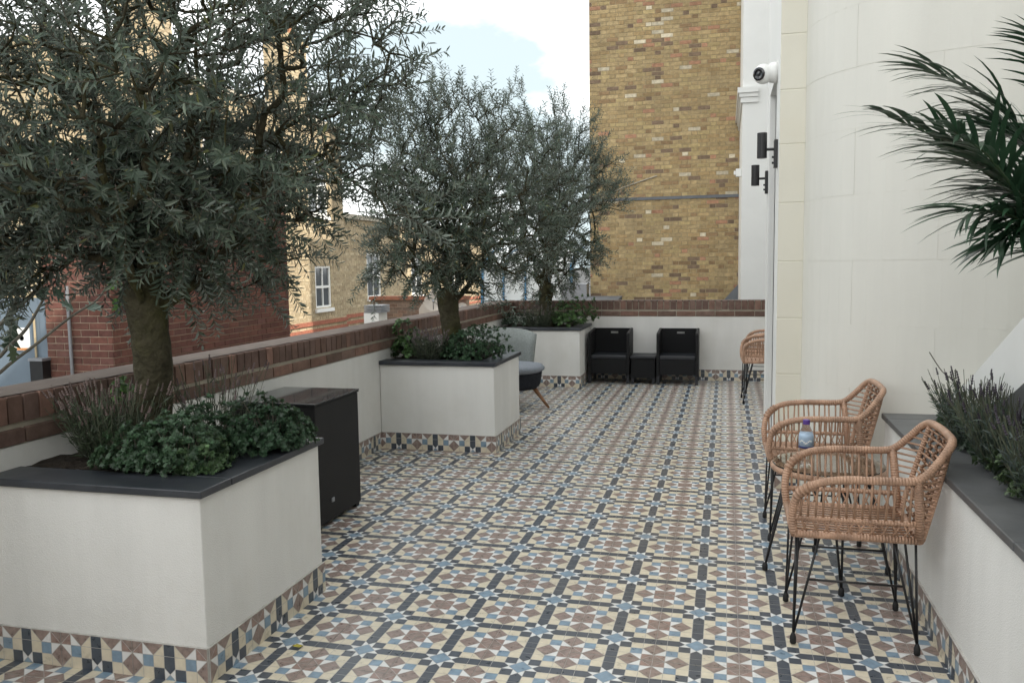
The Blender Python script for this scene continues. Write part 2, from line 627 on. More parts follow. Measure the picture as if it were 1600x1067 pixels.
def add_tile(mb, cx, cy, z=0.0, x1=None):
    h = T / 2 - 0.0012
    mb.box(cx - h, cx + h, cy - h, cy + h, z - 0.008, z - 0.0006, 0, skip=('b',))
    for pts, c in TP:
        mb.poly([(cx + p.x * U, cy + p.y * U, z) for p in inset(pts, 0.022)], c)


X0, Y0 = -0.392, 3.316            # a star of the pattern
YB, XL, YF = 10.06, -2.60, -1.2   # back wall face, left wall face, floor start
fl = MB()
fl.box(-2.9, 0.9, YF, YB + 0.25, -4.2, -0.0022, 0)
fl.box(0.9, 2.4, 4.2, YB + 0.25, -4.2, -0.0022, 0)
floor = structure(fl.obj('floor', 'grout'))
tmb = MB()
add_tile(tmb, 0, 0)
tile_me = tmb.mesh('tile', TM)
P1 = (-2.60, -1.705, 2.36, 3.20)     # planters: x0, x1, y0, y1
P2 = (-2.60, -1.675, 5.90, 6.67)
P3 = (-2.60, -1.610, 9.27, YB)
cells = []
for i in range(-8, 9):
    for j in range(-16, 24):
        cx, cyy = X0 + i * T, Y0 + j * T
        if cx < XL - T / 2 or cyy > YB + T / 2 or cyy < YF + T / 2:
            continue
        if any(p[0] - .2 < cx - T / 2 and cx + T / 2 < p[1] and p[2] < cyy - T / 2 and cyy + T / 2 < p[3] + .2 for p in (P1, P2, P3)):
            continue
        if cx - T / 2 > 0.80 and cyy < 4.2 or cx - T / 2 > 0.34 and 5.6 < cyy < 6.6 or cx > 1.7:
            continue
        d = Vector((cx, cyy, -H)).normalized()
        k = Vector((cx, cyy, -H))
        zz = k.dot(FWD)
        vis = False
        if zz > 0.5:
            for ax in (-.5, .5):
                for ay in (-.5, .5):
                    k = Vector((cx + ax * T, cyy + ay * T, -H))
                    z2 = k.dot(FWD)
                    px, py = 800 + FPX * k.dot(RGT) / z2, 533.5 - FPX * k.dot(UPV) / z2
                    if 0 < px < 1600 and py < 1067:
                        vis = True
        cells.append((not vis, math.hypot(cx, cyy), cx, cyy))
cells.sort()
rest = MB()
for n, (nv, dd, cx, cyy) in enumerate(cells):
    dz = RND.uniform(-0.0008, 0.0008)
    if n < 295 and not nv:
        o = link('tile', tile_me, floor, (cx, cyy, dz))
        o.rotation_euler = (RND.uniform(-.0016, .0016), RND.uniform(-.0016, .0016), 0)
    else:
        add_tile(rest, cx, cyy, dz)
ro = rest.obj('tile', TM, floor)
ro['kind'] = 'stuff'

# skirting tile: upper part of the same pattern, 7 x 3 units, in the x-z plane facing -y
SK = 3 * U


def skirt_polys():
    out = []
    for pts, c in TP:
        ys = [p[1] for p in pts]
        if min(ys) >= 0.499:
            out.append((pts, c))
    out.append(([(-.5, .5), (.5, .5), (0, 1)], BL))
    return out


SP = [(inset(p, 0.025), c) for p, c in skirt_polys()]


def skirt_mesh(width, phase=0.0):
    """a run of skirting cut to 'width' (<= T), local x from 0, facing -y"""
    mb = MB()
    mb.box(0.0006, width - 0.0006, -0.009, 0, 0.0005, SK, 0)
    lo, hi = -3.5 * U, -3.5 * U + width
    for pts, c in SP:
        q = [(p.x * U, (p.y - .5) * U) for p in pts]
        if width < T - 1e-4:                     # clip at the cut end
            o = []
            for a in range(len(q)):
                p, r = q[a], q[(a + 1) % len(q)]
                ip, ir = p[0] <= hi, r[0] <= hi
                if ip:
                    o.append(p)
                if ip != ir:
                    t = (hi - p[0]) / (r[0] - p[0])
                    o.append((hi, p[1] + t * (r[1] - p[1])))
            q = o
        if len(q) > 2:
            mb.poly([(x - lo, -0.0098, z) for x, z in q], c)
    return mb.mesh('skirting_tile', TM)


SKM = skirt_mesh(T)


def skirting(parent, a, b, flip=False):
    """skirting tiles along the floor line a->b; wall is on the left of a->b seen from above, tiles face right"""
    a, b = Vector((*a, 0)), Vector((*b, 0))
    L = (b - a).length
    u = (b - a).normalized()
    ang = math.atan2(u.y, u.x)
    d = 0.0
    while d < L - 0.01:
        w = min(T, L - d)
        me = SKM if w > T - 1e-4 else skirt_mesh(w)
        o = link('skirting_tile', me, parent, a + u * d - Vector(WORLD[parent.name]))
        o.rotation_euler = (0, 0, ang)
        d += T


# ------------------------------------------------------------------ bricks
def brick_cols(kind):
    r = RND.random()
    if kind == 'stock':           # London stock brick
        base = RND.choice([(.345, .26, .140), (.33, .243, .128), (.36, .275, .152), (.32, .237, .126), (.34, .255, .138), (.31, .222, .115), (.35, .27, .14)])
        if r < .04:
            base = (.165, .118, .082)
        elif r < .11:
            base = (.25, .17, .095)
        elif r < .15:
            base = (.34, .19, .12)
        elif r < .168:
            base = (.52, .46, .345)
    elif kind == 'far':
        base = RND.choice([(.44, .36, .24), (.41, .335, .22), (.46, .385, .265), (.38, .305, .20), (.42, .34, .23)])
    elif kind == 'red':
        base = RND.choice([(.140, .062, .048), (.128, .056, .045), (.152, .066, .05), (.118, .052, .043), (.14, .066, .055)])
    elif kind == 'coping':
        base = RND.choice([(.185, .115, .090), (.16, .10, .080), (.21, .125, .098), (.175, .118, .096), (.15, .098, .082)])
    elif kind == 'old':
        base = RND.choice([(.20, .15, .12), (.16, .12, .1), (.24, .16, .12), (.2, .13, .1)])
    k = RND.uniform(.85, 1.15) * (1.22 if kind == 'stock' else 1)
    return tuple(x * k for x in base) + (1,)


def brick_course_layout(W, Ht, bond, mod=0.225, course=0.075, j=0.010, openings=()):
    """rectangles (u0,u1,v0,v1) of bricks on a face W x Ht"""
    out = []
    n = int(Ht / course + 0.5)
    for r in range(n):
        v0, v1 = r * course + j / 2, (r + 1) * course - j / 2
        if bond == 'flemish':
            seq = [mod, mod / 2]
            u = -(mod * 0.75 if r % 2 else 0) - RND.uniform(0, .008)
        elif bond == 'stretcher':
            seq = [mod]
            u = -(mod / 2 if r % 2 else 0)
        else:
            seq = [mod] if r % 2 else [mod / 2]
            u = -(mod / 4 if r % 2 else 0)
        k = 0
        while u < W:
            w = seq[k % len(seq)]
            a, b = max(u + j / 2, 0), min(u + w - j / 2, W)
            if b - a > 0.02:
                mids = ((a + b) / 2, (v0 + v1) / 2)
                segs = [(a, b)]
                for (ou0, ou1, ov0, ov1) in openings:
                    if ov0 - .01 < mids[1] < ov1 + .01:
                        ns = []
                        for (s0, s1) in segs:
                            if s1 <= ou0 or s0 >= ou1:
                                ns.append((s0, s1))
                            else:
                                if s0 < ou0 - .02:
                                    ns.append((s0, ou0 - .003))
                                if s1 > ou1 + .02:
                                    ns.append((ou1 + .003, s1))
                        segs = ns
                for s in segs:
                    out.append((s[0], s[1], v0, v1))
            u += w
            k += 1
    return out


BRICK_ME = {}


def brick_mesh(w, h, d, kind, variants=14):
    """shared brick: local x 0..w, y 0..-d outwards, z 0..h"""
    key = (round(w, 2), round(h, 3), round(d, 3), kind)
    if key not in BRICK_ME:
        L = []
        for _ in range(variants):
            mb = MB()
            mb.c = brick_cols(kind)
            w2 = key[0]
            e = 0.0022
            a = [mb.vert(p) for p in ((0, 0, 0), (w2, 0, 0), (w2, 0, h), (0, 0, h))]
            f = [mb.vert(p) for p in ((e + RND.uniform(0, .003), -d + RND.uniform(0, .002), e), (w2 - e - RND.uniform(0, .003), -d, e + RND.uniform(0, .002)), (w2 - e, -d + RND.uniform(0, .002), h - e), (e, -d, h - e - RND.uniform(0, .002)))]
            mb.face((f[0], f[1], f[2], f[3]))
            for i in range(4):
                k = (i + 1) % 4
                mb.face((a[i], a[k], f[k], f[i]))
            L.append(mb.mesh('brick', 'brick'))
        BRICK_ME[key] = L
    return BRICK_ME[key]


def brick_face(parent, o, ang, W, Ht, kind, bond, openings=(), single=0, rank=None, mod=0.225, proud=0.007):
    """bricks on a vertical face: origin o, direction angle ang (outward is to the right of it). 'single' bricks become parts, best rank first"""
    u = Vector((math.cos(ang), math.sin(ang), 0))
    nrm = Vector((u.y, -u.x, 0))
    o = Vector(o)
    rects = brick_course_layout(W, Ht, bond, mod, openings=openings)
    rects.sort(key=rank if rank else (lambda q: 0))
    off = Vector(WORLD[parent.name])
    rest = MB()
    for i, (a, b, v0, v1) in enumerate(rects):
        if i < single:
            w = b - a
            L = brick_mesh(w, v1 - v0, proud, kind)
            me = RND.choice(L)
            ob = link('brick', me, parent, o + u * a + Vector((0, 0, v0)) - off)
            ob.rotation_euler = (0, 0, ang)
            ob.scale = (w / round(w, 2), 1, 1)
        else:
            rest.c = brick_cols(kind)
            pr = proud + RND.uniform(-.002, .002)
            P = [o + u * p + Vector((0, 0, q)) for p, q in ((a, v0), (b, v0), (b, v1), (a, v1))]
            A = [rest.vert(p) for p in P]
            F = [rest.vert(p + nrm * pr + (u * .002 * (1 if k in (0, 3) else -1))) for k, p in enumerate(P)]
            rest.face(F)
            for k in range(4):
                k2 = (k + 1) % 4
                rest.face((A[k], A[k2], F[k2], F[k]))
    if rest.v:
        r = rest.obj('brick', 'brick', parent)
        r['kind'] = 'stuff'


# ------------------------------------------------------------------ parapet walls with brick coping
def parapet(name, label, a, b, flip, zs, thick=0.25, skirts=()):
    """a->b along the inner face; the terrace lies on the right of a->b"""
    (z_render, z_str, z_mort, z_head) = zs
    a, b = Vector((*a, 0)), Vector((*b, 0))
    u = (b - a).normalized()
    L = (b - a).length
    out = Vector((-u.y, u.x, 0))
    ang = math.atan2(u.y, u.x)
    t = thing(name, label, 'wall', tuple(a))
    mb = MB()
    mb.obox(a + Vector((0, 0, -4.2)), u * L, out * thick, Vector((0, 0, 4.2 + z_render)))
    mb.obj('rendered_wall', 'render', t)
    mo = MB()
    mo.obox(a + Vector((0, 0, z_render + .0005)) + out * 0.008, u * L, out * (thick - .016), Vector((0, 0, z_head - z_render - .012)))
    mo.obj('mortar', 'mortar_pale', t)
    # stretcher course (soldier joints every 225 mm) and brick-on-edge headers on top
    d = 0.0
    off = Vector(WORLD[t.name])
    while d < L - .03:
        w = min(.225, L - d)
        me = RND.choice(solid_brick(.215, thick * .42, z_str - z_render - .008, 'coping'))
        ob = link('brick', me, t, a + u * (d + .005) + Vector((0, 0, z_render + .006)) - out * (.006 + RND.uniform(-.002, .002)) - off)
        ob.rotation_euler = (0, 0, ang)
        ob.scale = ((w - .01) / .215, 1, 1)
        d += .225
    d = 0.0
    while d < L - .03:
        w = min(.075, L - d)
        me = RND.choice(solid_brick(.065, thick + .01, z_head - z_mort, 'coping'))
        ob = link('brick', me, t, a + u * (d + .005) + Vector((0, 0, z_mort + RND.uniform(-.0015, .0015))) - out * (.006 + RND.uniform(-.003, .003)) - off)
        ob.rotation_euler = (RND.uniform(-.004, .004), RND.uniform(-.006, .006), ang)
        ob.scale = ((w - .01) / .065, 1, 1)
        d += .075
    # ragged-edged cement skin over brick tops, sky light put into its paler colour
    cp = MB()
    n = int(L / .04)
    lo, li = [], []
    for k in range(n + 1):
        p = a + u * (L * k / n) + Vector((0, 0, z_head + .0015))
        lo.append(cp.vert(p + out * (thick + .002)))
        li.append(cp.vert(p + out * (.012 + RND.uniform(-.007, .009)) + Vector((0, 0, .0022))))
    for k in range(n):
        cp.face((lo[k], li[k], li[k + 1], lo[k + 1]))
    cp.obj('skylit_cement_cap', 'skylit_cap', t)
    for s in skirts:
        skirting(t, *s)
    return t


SB = {}


def solid_brick(w, dep, h, kind):
    key = (w, round(dep, 3), round(h, 3), kind)
    if key not in SB:
        L = []
        for _ in range(12):
            mb = MB()
            mb.c = brick_cols(kind)
            e = .004
            b = [mb.vert(p) for p in ((0, 0, 0), (w, 0, 0), (w, dep, 0), (0, dep, 0), (0, 0, h - e), (w, 0, h - e), (w, dep, h - e), (0, dep, h - e),
                                      (e, e, h), (w - e, e, h), (w - e, dep - e, h), (e, dep - e, h))]
            for q in ((0, 1, 5, 4), (1, 2, 6, 5), (2, 3, 7, 6), (3, 0, 4, 7), (4, 5, 9, 8), (5, 6, 10, 9), (6, 7, 11, 10), (7, 4, 8, 11), (8, 9, 10, 11), (3, 2, 1, 0)):
                mb.face([b[i] for i in q])
            L.append(mb.mesh('brick', 'brick'))
        SB[key] = L
    return SB[key]


ZS = (0.762, 0.827, 0.848, 0.950)
# terrace lies on the right of the direction of travel: left wall runs towards +y, back wall towards +x
left_wall = parapet('parapet_wall', 'long white rendered parapet with brick coping running along the left of the terrace', (XL, 1.2), (XL, YB + .25), False, ZS,
                    skirts=[((XL, P1[3]), (XL, P2[2])), ((XL, P2[3]), (XL, P3[2]))])
back_wall = parapet('parapet_wall', 'short white rendered parapet with brick coping across the far end, behind the black chairs', (XL + .002, YB), (1.9, YB), False, ZS,
                    skirts=[((P3[1], YB), (1.2, YB))])


# ------------------------------------------------------------------ planters
def planter(label, x0, x1, y0, y1, cz, slab, sk, rimw=0.16, faces='fr'):
    t = thing('planter', label, 'planter', ((x0 + x1) / 2, (y0 + y1) / 2, 0), 'white rendered olive tree planters along the parapet')
    mb = MB()
    mb.box(x0 + .003, x1, y0, y1 - .003, 0.0, cz, 0)
    mb.obj('box', 'render', t, bevel=.006)
    ov = .018
    c = MB()
    c.box(x0 + .003, x1 + ov, y0 - ov, y0 + rimw, cz + .001, cz + slab)
    c.obj('coping_slab', 'slate', t, bevel=.004)
    c = MB()
    yb = y1 - .003 if y1 > 10 else y1 + ov
    c.box(x1 - rimw, x1 + ov, y0 + rimw + .002, yb, cz + .001, cz + slab)
    c.obj('coping_slab', 'slate', t, bevel=.004)
    if y1 < 10:
        c = MB()
        c.box(x0 + .003, x1 - rimw - .002, y1 - rimw * .6, yb, cz + .001, cz + slab)
        c.obj('coping_slab', 'slate', t, bevel=.004)
    s = MB()
    nx, ny = 14, 12
    xs = [x0 + .004 + (x1 - rimw - .002 - x0 - .004) * i / nx for i in range(nx + 1)]
    ys = [y0 + rimw + .002 + (y1 - .1 - y0 - rimw) * i / ny for i in range(ny + 1)]
    ids = [[s.vert((x, y, cz + .012 + RND.uniform(0, .016))) for y in ys] for x in xs]
    for i in range(nx):
        for k in range(ny):
            s.face((ids[i][k], ids[i + 1][k], ids[i + 1][k + 1], ids[i][k + 1]))
    so = s.obj('soil', 'soil', t)
    skirting(t, (x0, y0), (x1 + .0098, y0))
    skirting(t, (x1, y0), (x1, y1))
    return t


planter('nearest white rendered planter box with slate coping, in front of the black wicker box', *P1, .652, .028, True)
planter('middle white rendered planter box with slate coping, in front of the grey armchair', *P2, .655, .032, True, .13)
planter('farthest white rendered planter box with slate coping, left of the black plastic chairs', *P3, .648, .032, True, .13)

# right-hand planter
RX, RY1 = 0.765, 4.36
t = thing('raised_planter', 'long raised white planter with wide slate coping along the right edge, behind the wicker chairs', 'planter', (1.0, 2.5, 0))
mb = MB()
mb.box(RX, 1.059, -1.2, RY1 - .01, 0, .632)
mb.obj('box', 'render', t, bevel=.005)
c = MB()
for y1_ in np.arange(RY1 - .15, -1.2, -.9):
    c = MB()
    c.box(RX - .015 + RND.uniform(-.0015, .0015), RX + .165, max(-1.2, y1_ - .897), y1_, .633, .66 + RND.uniform(-.001, .001))
    c.obj('coping_slab', 'slate_grey', t, bevel=.004)
c = MB()
c.box(RX - .015, 1.059, RY1 - .148, RY1, .633, .66)
c.obj('coping_slab', 'slate_grey', t, bevel=.004)
s = MB()
ids = [[s.vert((RX + .167 + (1.06 - RX - .167) * i / 5, -1.2 + (RY1 - .15 + 1.2) * k / 60, .634 + RND.uniform(0, .012))) for k in range(61)] for i in range(6)]
for i in range(5):
    for k in range(60):
        s.face((ids[i][k], ids[i + 1][k], ids[i + 1][k + 1], ids[i][k + 1]))
s.obj('soil', 'soil', t)
skirting(t, (RX, RY1 - .01), (RX, 1.0))

# sloping stair wall behind the right planter
t = thing('stair_wall', 'white sloping stair side wall with dark coping rising behind the lavender on the right', 'wall', (1.15, 3.5, 0))
mb = MB()
mb.prism([(1.06, 5.0, 0), (1.06, 1.2, 0), (1.06, 1.2, 2.276), (1.06, 4.54, .64), (1.06, 5.0, .60)], (.14, 0, 0))
mb.obj('rendered_wall', 'white', t)
mb = MB()
mb.prism([(1.034, 4.05, .60), (1.034, 1.2, 1.98), (1.034, 1.2, 1.78), (1.034, 4.05, .40)], (.025, 0, 0))
mb.obj('string_board', 'slate_grey', t)

# ------------------------------------------------------------------ the stuccoed house on the right
t = house = thing('stucco_house', 'cream stuccoed house with a curved bow wall and pilaster at the right of the terrace', 'house', (1.2, 6, 0))
XS, YP, YE = 0.302, 5.30, 6.86
JZ = [0.0, 0.37, 0.72, 1.065, 1.41, 1.7616, 2.1107, 2.4292, 2.7512, 3.08, 3.42]
HT = 8.6
# core and upper walls, their unseen bulk added to shade the terrace
core = MB()
core.box(2.3, 9, -3, 12, 0, HT)
core.box(XS + .10, 2.3, YP + .05, 5.66, 0, HT)
core.box(XS + .04, 2.3, 6.50, YE - .002, 0, HT)
core.box(XS + .45, 2.3, 5.66, 6.50, 0, 2.62)
core.box(XS + .02, 2.3, 5.66, 6.50, 2.62, HT)
core.obj('wall', 'white', t)
pt = MB()
pt.box(1.27, 9, -7, 2.9, 0, 3.1)  # unseen block added to keep light off the right of the bow
pt.obj('added_shade_bay', 'stucco', t)
# side wall with the door opening (jambs and lintel skin)
sw = MB()
sw.box(XS, XS + .10, YP + .012, 5.66, 0, HT)
sw.box(XS, XS + .10, 6.50, YE, 0, HT)
sw.box(XS, XS + .02, 5.66, 6.50, 2.62, HT)
sw.obj('side_wall', 'white', t)
# door leaf in the opening, glazed
d = MB()
d.box(XS + .30, XS + .34, 5.67, 6.49, .01, 2.60)
do = d.obj('door', 'white', t)
d = MB()
d.box(XS + .294, XS + .30, 5.78, 6.38, .35, 2.45)
d.obj('pane', 'glass_dark', do)
# pilaster blocks
for i in range(len(JZ) - 1):
    mb = MB()
    mb.box(XS + .001, .47, YP, YP + .049, JZ[i] + .0025, JZ[i + 1] - .0025)
    mb.obj('stucco_block', 'pilaster', t, bevel=.003)
mb = MB()
mb.box(XS + .004, .47, YP + .004, YP + .049, JZ[-1], HT)
mb.obj('upper_pilaster', 'pilaster', t)
mb = MB()
mb.box(XS + .003, .47, YP + .003, YP + .046, 0, JZ[-1])
mb.obj('joint_backing', 'pilaster', t)


def bow(phi):
    return (0.45 + 1.0 * (1 - math.cos(phi)), YP + .01 - .82 * math.sin(phi))


def bow_strip(mb, p0, p1, z0, z1, off, n, gap=0.0):
    pts = []
    for k in range(n + 1):
        ph = p0 + (p1 - p0) * k / n
        x, y = bow(ph)
        nx, ny = -math.cos(ph) / 1.0, -math.sin(ph) / .82
        q = math.hypot(nx, ny)
        pts.append((x + nx / q * off, y + ny / q * off))
    lo = [mb.vert((x, y, z0)) for x, y in pts]
    hi = [mb.vert((x, y, z1)) for x, y in pts]
    for k in range(n):
        mb.face((lo[k], lo[k + 1], hi[k + 1], hi[k]))
    return pts


mb = MB()
bow_strip(mb, 0, math.pi, 0, JZ[-1], 0, 48)
bow_strip(mb, 0, math.pi, JZ[-1], HT, .004, 48)
mb.obj('bow_wall', 'stucco', t, smooth=True)
for i in range(len(JZ) - 1):
    # block ends: staggered; angles found from arc length
    L = [0.0]
    ph = [0.0]
    for k in range(1, 200):
        a, b = bow((k - 1) * math.pi / 199), bow(k * math.pi / 199)
        L.append(L[-1] + math.hypot(a[0] - b[0], a[1] - b[1]))
        ph.append(k * math.pi / 199)
    ends = [0.0] + list(np.arange(.56 if i % 2 else 1.0, L[-1], .95)) + [L[-1]]
    for k in range(len(ends) - 1):
        a = float(np.interp(ends[k] + .0012, L, ph))
        b = float(np.interp(ends[k + 1] - .0012, L, ph))
        if b > 2.3:
            b = min(b, 2.6)
        if a > 2.3:
            break
        q = MB()
        n = max(4, int((b - a) / .09))
        bow_strip(q, a, b, JZ[i] + .0014, JZ[i + 1] - .0014, .0016 + RND.uniform(-.0003, .0006), n)
        # edges back to the wall
        nv = n + 1
        inner = bow_strip(MB(), a, b, 0, 0, 0, n)
        bl = [q.vert((x, y, JZ[i] + .0014)) for x, y in inner]
        bh = [q.vert((x, y, JZ[i + 1] - .0014)) for x, y in inner]
        for m in range(n):
            q.face((m + 1, m, bl[m], bl[m + 1]))
            q.face((nv + m, nv + m + 1, bh[m + 1], bh[m]))
        q.face((0, nv, bh[0], bl[0]))
        q.face((nv - 1, bl[n], bh[n], 2 * nv - 1))
        q.obj('stucco_block', 'stucco', t)
# skirting along the pilaster foot
skirting(t, (XS, YP), (.47, YP))
skirting(t, (XS, 5.66), (XS, YP))
skirting(t, (XS, YE), (XS, 6.50))


# wall lights on the side wall
def wall_light(label, y, z):
    t = thing('wall_light', label, 'wall light', (XS, y, z), 'black up and down wall lights beside the door')
    b = MB()
    b.box(XS - .022, XS - .0005, y - .035, y + .035, z - .085, z + .085)
    b.obj('back_plate', 'black_metal', t, bevel=.003)
    a = MB()
    a.tube([(XS - .018, y, z + .03), (XS - .07, y, z + .03)], .009, 10)
    a.obj('arm', 'black_metal', t)
    for dz in (.02, .055):
        a = MB()
        a.tube([(XS - .022, y - .012, z - dz), (XS - .034, y - .012, z - dz)], .007, 8)
        a.obj('screw', 'black_metal', t)
    c = MB()
    c.lathe([(.024, -.075), (.030, -.077), (.030, .077), (.024, .075), (.024, .06), (0, .06)], (XS - .093, y, z + .055), 24)
    c.obj('lamp_body', 'black_metal', t, smooth=False)


wall_light('black cylinder wall light nearest the camera, just left of the cream pilaster', 5.47, 2.075)
wall_light('black cylinder wall light farther back, beyond the doorway', 6.68, 2.01)

# dome camera above the door
cy, cz = 5.62, 2.60
t = thing('security_camera', 'white dome security camera with black lens high on the wall above the door', 'camera', (XS, cy, cz))
b = MB()
b.lathe([(.062, 0), (.064, .018), (.060, .045), (.052, .05)], (XS - .0005, cy, cz), 28, axis=(-1, 0, 0))
b.obj('base', 'white', t, smooth=True)
b = MB()
b.lathe([(.0, -.062)] + [(.062 * math.cos(a), .062 * math.sin(a)) for a in np.linspace(-1.3, .75, 9)] + [(.038, .047), (.0, .047)], (XS - .085, cy - .005, cz - .005), 28, axis=(-.55, -.8, -.12))
eye = b.obj('eyeball', 'white', t, smooth=True)
b = MB()
ax = Vector((-.55, -.8, -.12)).normalized()
b.lathe([(.040, 0), (.041, .007), (.030, .012), (.016, .008), (0, .010)], Vector((XS - .085, cy - .005, cz - .005)) + ax * .047, 24, axis=ax)
b.obj('lens', 'lens', t, smooth=False)

# low unseen wall behind the viewer, added to shade the planter fronts
shade_wall = MB()
shade_wall.box(-8.5, 1.25, -3.2, -1.0, -4.2, 1.6)
structure(shade_wall.obj('wall', 'mortar_red'))

# ------------------------------------------------------------------ neighbour beyond the back wall: white flank with cornice
t = thing('white_flank_building', 'white painted neighbouring house corner with a moulded cornice beyond the far parapet', 'house', (1, 14, -4.2))
mb = MB()
mb.box(.215, 3.6, 13.2, 15.98, -4.2, 10.5)
mb.box(3.6, 9.0, 12.02, 15.98, -4.2, 10.5)
mb.obj('wall', 'white', t)
mb = MB()
for (p, z0, z1) in ((.05, 3.86, 3.92), (.075, 3.92, 4.0), (.03, 3.78, 3.86)):
    mb.box(.215 - p, .44, 13.2 - p, 15.97, z0, z1 - .001)
mb.obj('cornice', 'white', t)
t = MB()
t.box(.13, .214, 13.5, 13.62, 2.72, 2.84)
t.box(.10, .129, 13.53, 13.59, 2.75, 2.81)
tag(t.obj('sensor_box', 'white', bevel=.006), 'small white sensor box fixed to the left edge of the white house', 'sensor')

# ------------------------------------------------------------------ tall yellow brick wall
YW = 16.0
t = bw = thing('yellow_brick_building', 'tall windowless yellow stock brick gable wall beyond the far parapet', 'building', (-1.1, YW, -4.2))
mb = MB()
mb.box(-2.56, .9, YW, 20, -4.2, 11.0)
mb.obj('wall', 'mortar_buff', t)
brick_face(t, (-2.56, YW, .0), 0, 3.0, 7.2, 'stock', 'flemish', single=295, rank=lambda q: (q[3] < .55 or q[0] > 2.74, -(round((q[1] - q[0]) * 20)), RND.random()))
mb = MB()
mb.box(-2.5, .21, YW - .03, YW - .001, 2.585, 2.64)
mb.obj('string_course', 'lead', t)
mb = MB()
mb.tube(spline([(-2.33, YW - .02, 2.66), (-1.9, YW - .022, 2.84), (-1.28, YW - .02, 3.03)], 6), .012, 6)
mb.obj('cable', 'mortar_pale', t)
mb = MB()
mb.prism([(.215, YW - .30, .62), (.215, YW - .30, .98), (-.10, YW - .30, .62)], (0, .28, 0))
tag(mb.obj('roof_flashing', 'lead'), 'dark sloping roof edge at the foot of the brick wall beside the white house', 'roof')

# ------------------------------------------------------------------ red brick outbuilding on the left
RXF, RYF = -6.35, 7.45
t = thing('red_brick_building', 'dark red brick building with a corner behind the nearest olive tree', 'building', (-7, 9, -4.2))
mb = MB()
mb.box(-7.2, RXF, RYF, 11.15, -4.2, 2.62)
mb.obj('wall', 'mortar_red', t)
brick_face(t, (RXF, RYF, .25), math.pi / 2, 3.70, 2.36, 'red', 'stretcher', single=240, rank=lambda q: (not (.3 < q[2] < 1.75), -q[2] * 0 + q[0]))
brick_face(t, (-7.2, RYF, .25), 0, .85, 2.36, 'red', 'stretcher', single=50, rank=lambda q: (not (.3 < q[2] < 1.4), q[2]))
mb = MB()
mb.box(-7.25, RXF + .05, RYF - .05, 11.2, 2.622, 2.69)
mb.obj('roof_edge', 'mortar_pale', t)
mb = MB()
mb.tube([(-6.86, RYF - .04, -1), (-6.86, RYF - .04, 1.25)], .018, 8)
mb.obj('pipe', 'steel', t)

# blue-grey metal hoarding beside it, with a notice
t = thing('metal_door', 'blue grey metal door panel with a white rail above, at the left edge', 'door', (-8.2, RYF, -4.2))
mb = MB()
mb.box(-9.8, -7.30, RYF + .02, RYF + .08, -4.2, 1.12)
mb.obj('panel', 'grey_panel', t)
mb = MB()
mb.box(-7.295, -7.205, RYF + .01, RYF + .09, -4.2, 1.3)
mb.obj('frame', 'grey_panel', t)
mb = MB()
mb.tube([(-7.36, RYF + .0, -.2), (-7.36, RYF, .95)], .012, 8)
mb.obj('edge_strip', 'mortar_buff', t)
mb = MB()
mb.box(-9.8, -7.3, RYF - .03, RYF + .08, 1.20, 1.235)
mb.obj('rail', 'white', t)
t = thing('notice', 'small white notice with orange bottom edge on the blue grey metal panel', 'sign', (-7.62, RYF, .4))
p0, p1 = at_y(14, 512, RYF), at_y(46, 548, RYF)
mb = MB()
mb.box(p0.x, p1.x, RYF + .006, RYF + .018, p1.z, p0.z)
mb.obj('board', 'white', t)
mb = MB()
mb.box(p0.x + .005, p1.x - .005, RYF + .003, RYF + .0055, p1.z + .005, p1.z + .03)
mb.obj('stripe', 'orange', t)
mb = MB()
mb.lathe([(.03, 0), (.03, .002), (.022, .002), (.022, 0)], ((p0.x + p1.x) / 2 + .03, RYF + .0055, p1.z + .14), 16, axis=(0, -1, 0))
mb.obj('mark', 'black_metal', t)
mb = MB()
p0, p1 = at_y(54, 563, RYF - .05), at_y(75, 582, RYF - .05)
mb.box(p0.x, p1.x, RYF - .12, RYF - .002, p1.z - .1, p0.z)
mb.box(p0.x - .01, p1.x + .01, RYF - .13, RYF - .002, p0.z + .001, p0.z + .03, 1)
tag(mb.obj('meter_box', ['black_metal', 'steel']), 'small dark meter box with a pale top at the foot of the red brick corner', 'box')


# ------------------------------------------------------------------ sunlit yellow brick terrace in the distance
def sash_window(parent, x, y0, y1, z0, z1):
    f = MB()
    w = .07
    for a, b, c, d_ in ((y0, y0 + w, z0, z1), (y1 - w, y1, z0, z1), (y0 + w, y1 - w, z0, z0 + w), (y0 + w, y1 - w, z1 - w, z1), (y0 + w, y1 - w, (z0 + z1) / 2 - .03, (z0 + z1) / 2 + .03), ((y0 + y1) / 2 - .018, (y0 + y1) / 2 + .018, z0 + w, (z0 + z1) / 2 - .03), ((y0 + y1) / 2 - .018, (y0 + y1) / 2 + .018, (z0 + z1) / 2 + .03, z1 - w)):
        f.box(x - .06, x - .012, a + .001, b - .001, c, d_)
    fo = f.obj('window', 'white', parent)
    p = MB()
    p.box(x - .058, x - .045, y0 + w, y1 - w, z0 + w, z1 - w)
    p.obj('pane', 'glass_dark', fo)
    s = MB()
    s.box(x - .05, x + .06, y0 - .06, y1 + .06, z0 - .09, z0 - .002)
    s.obj('sill', 'white', fo)


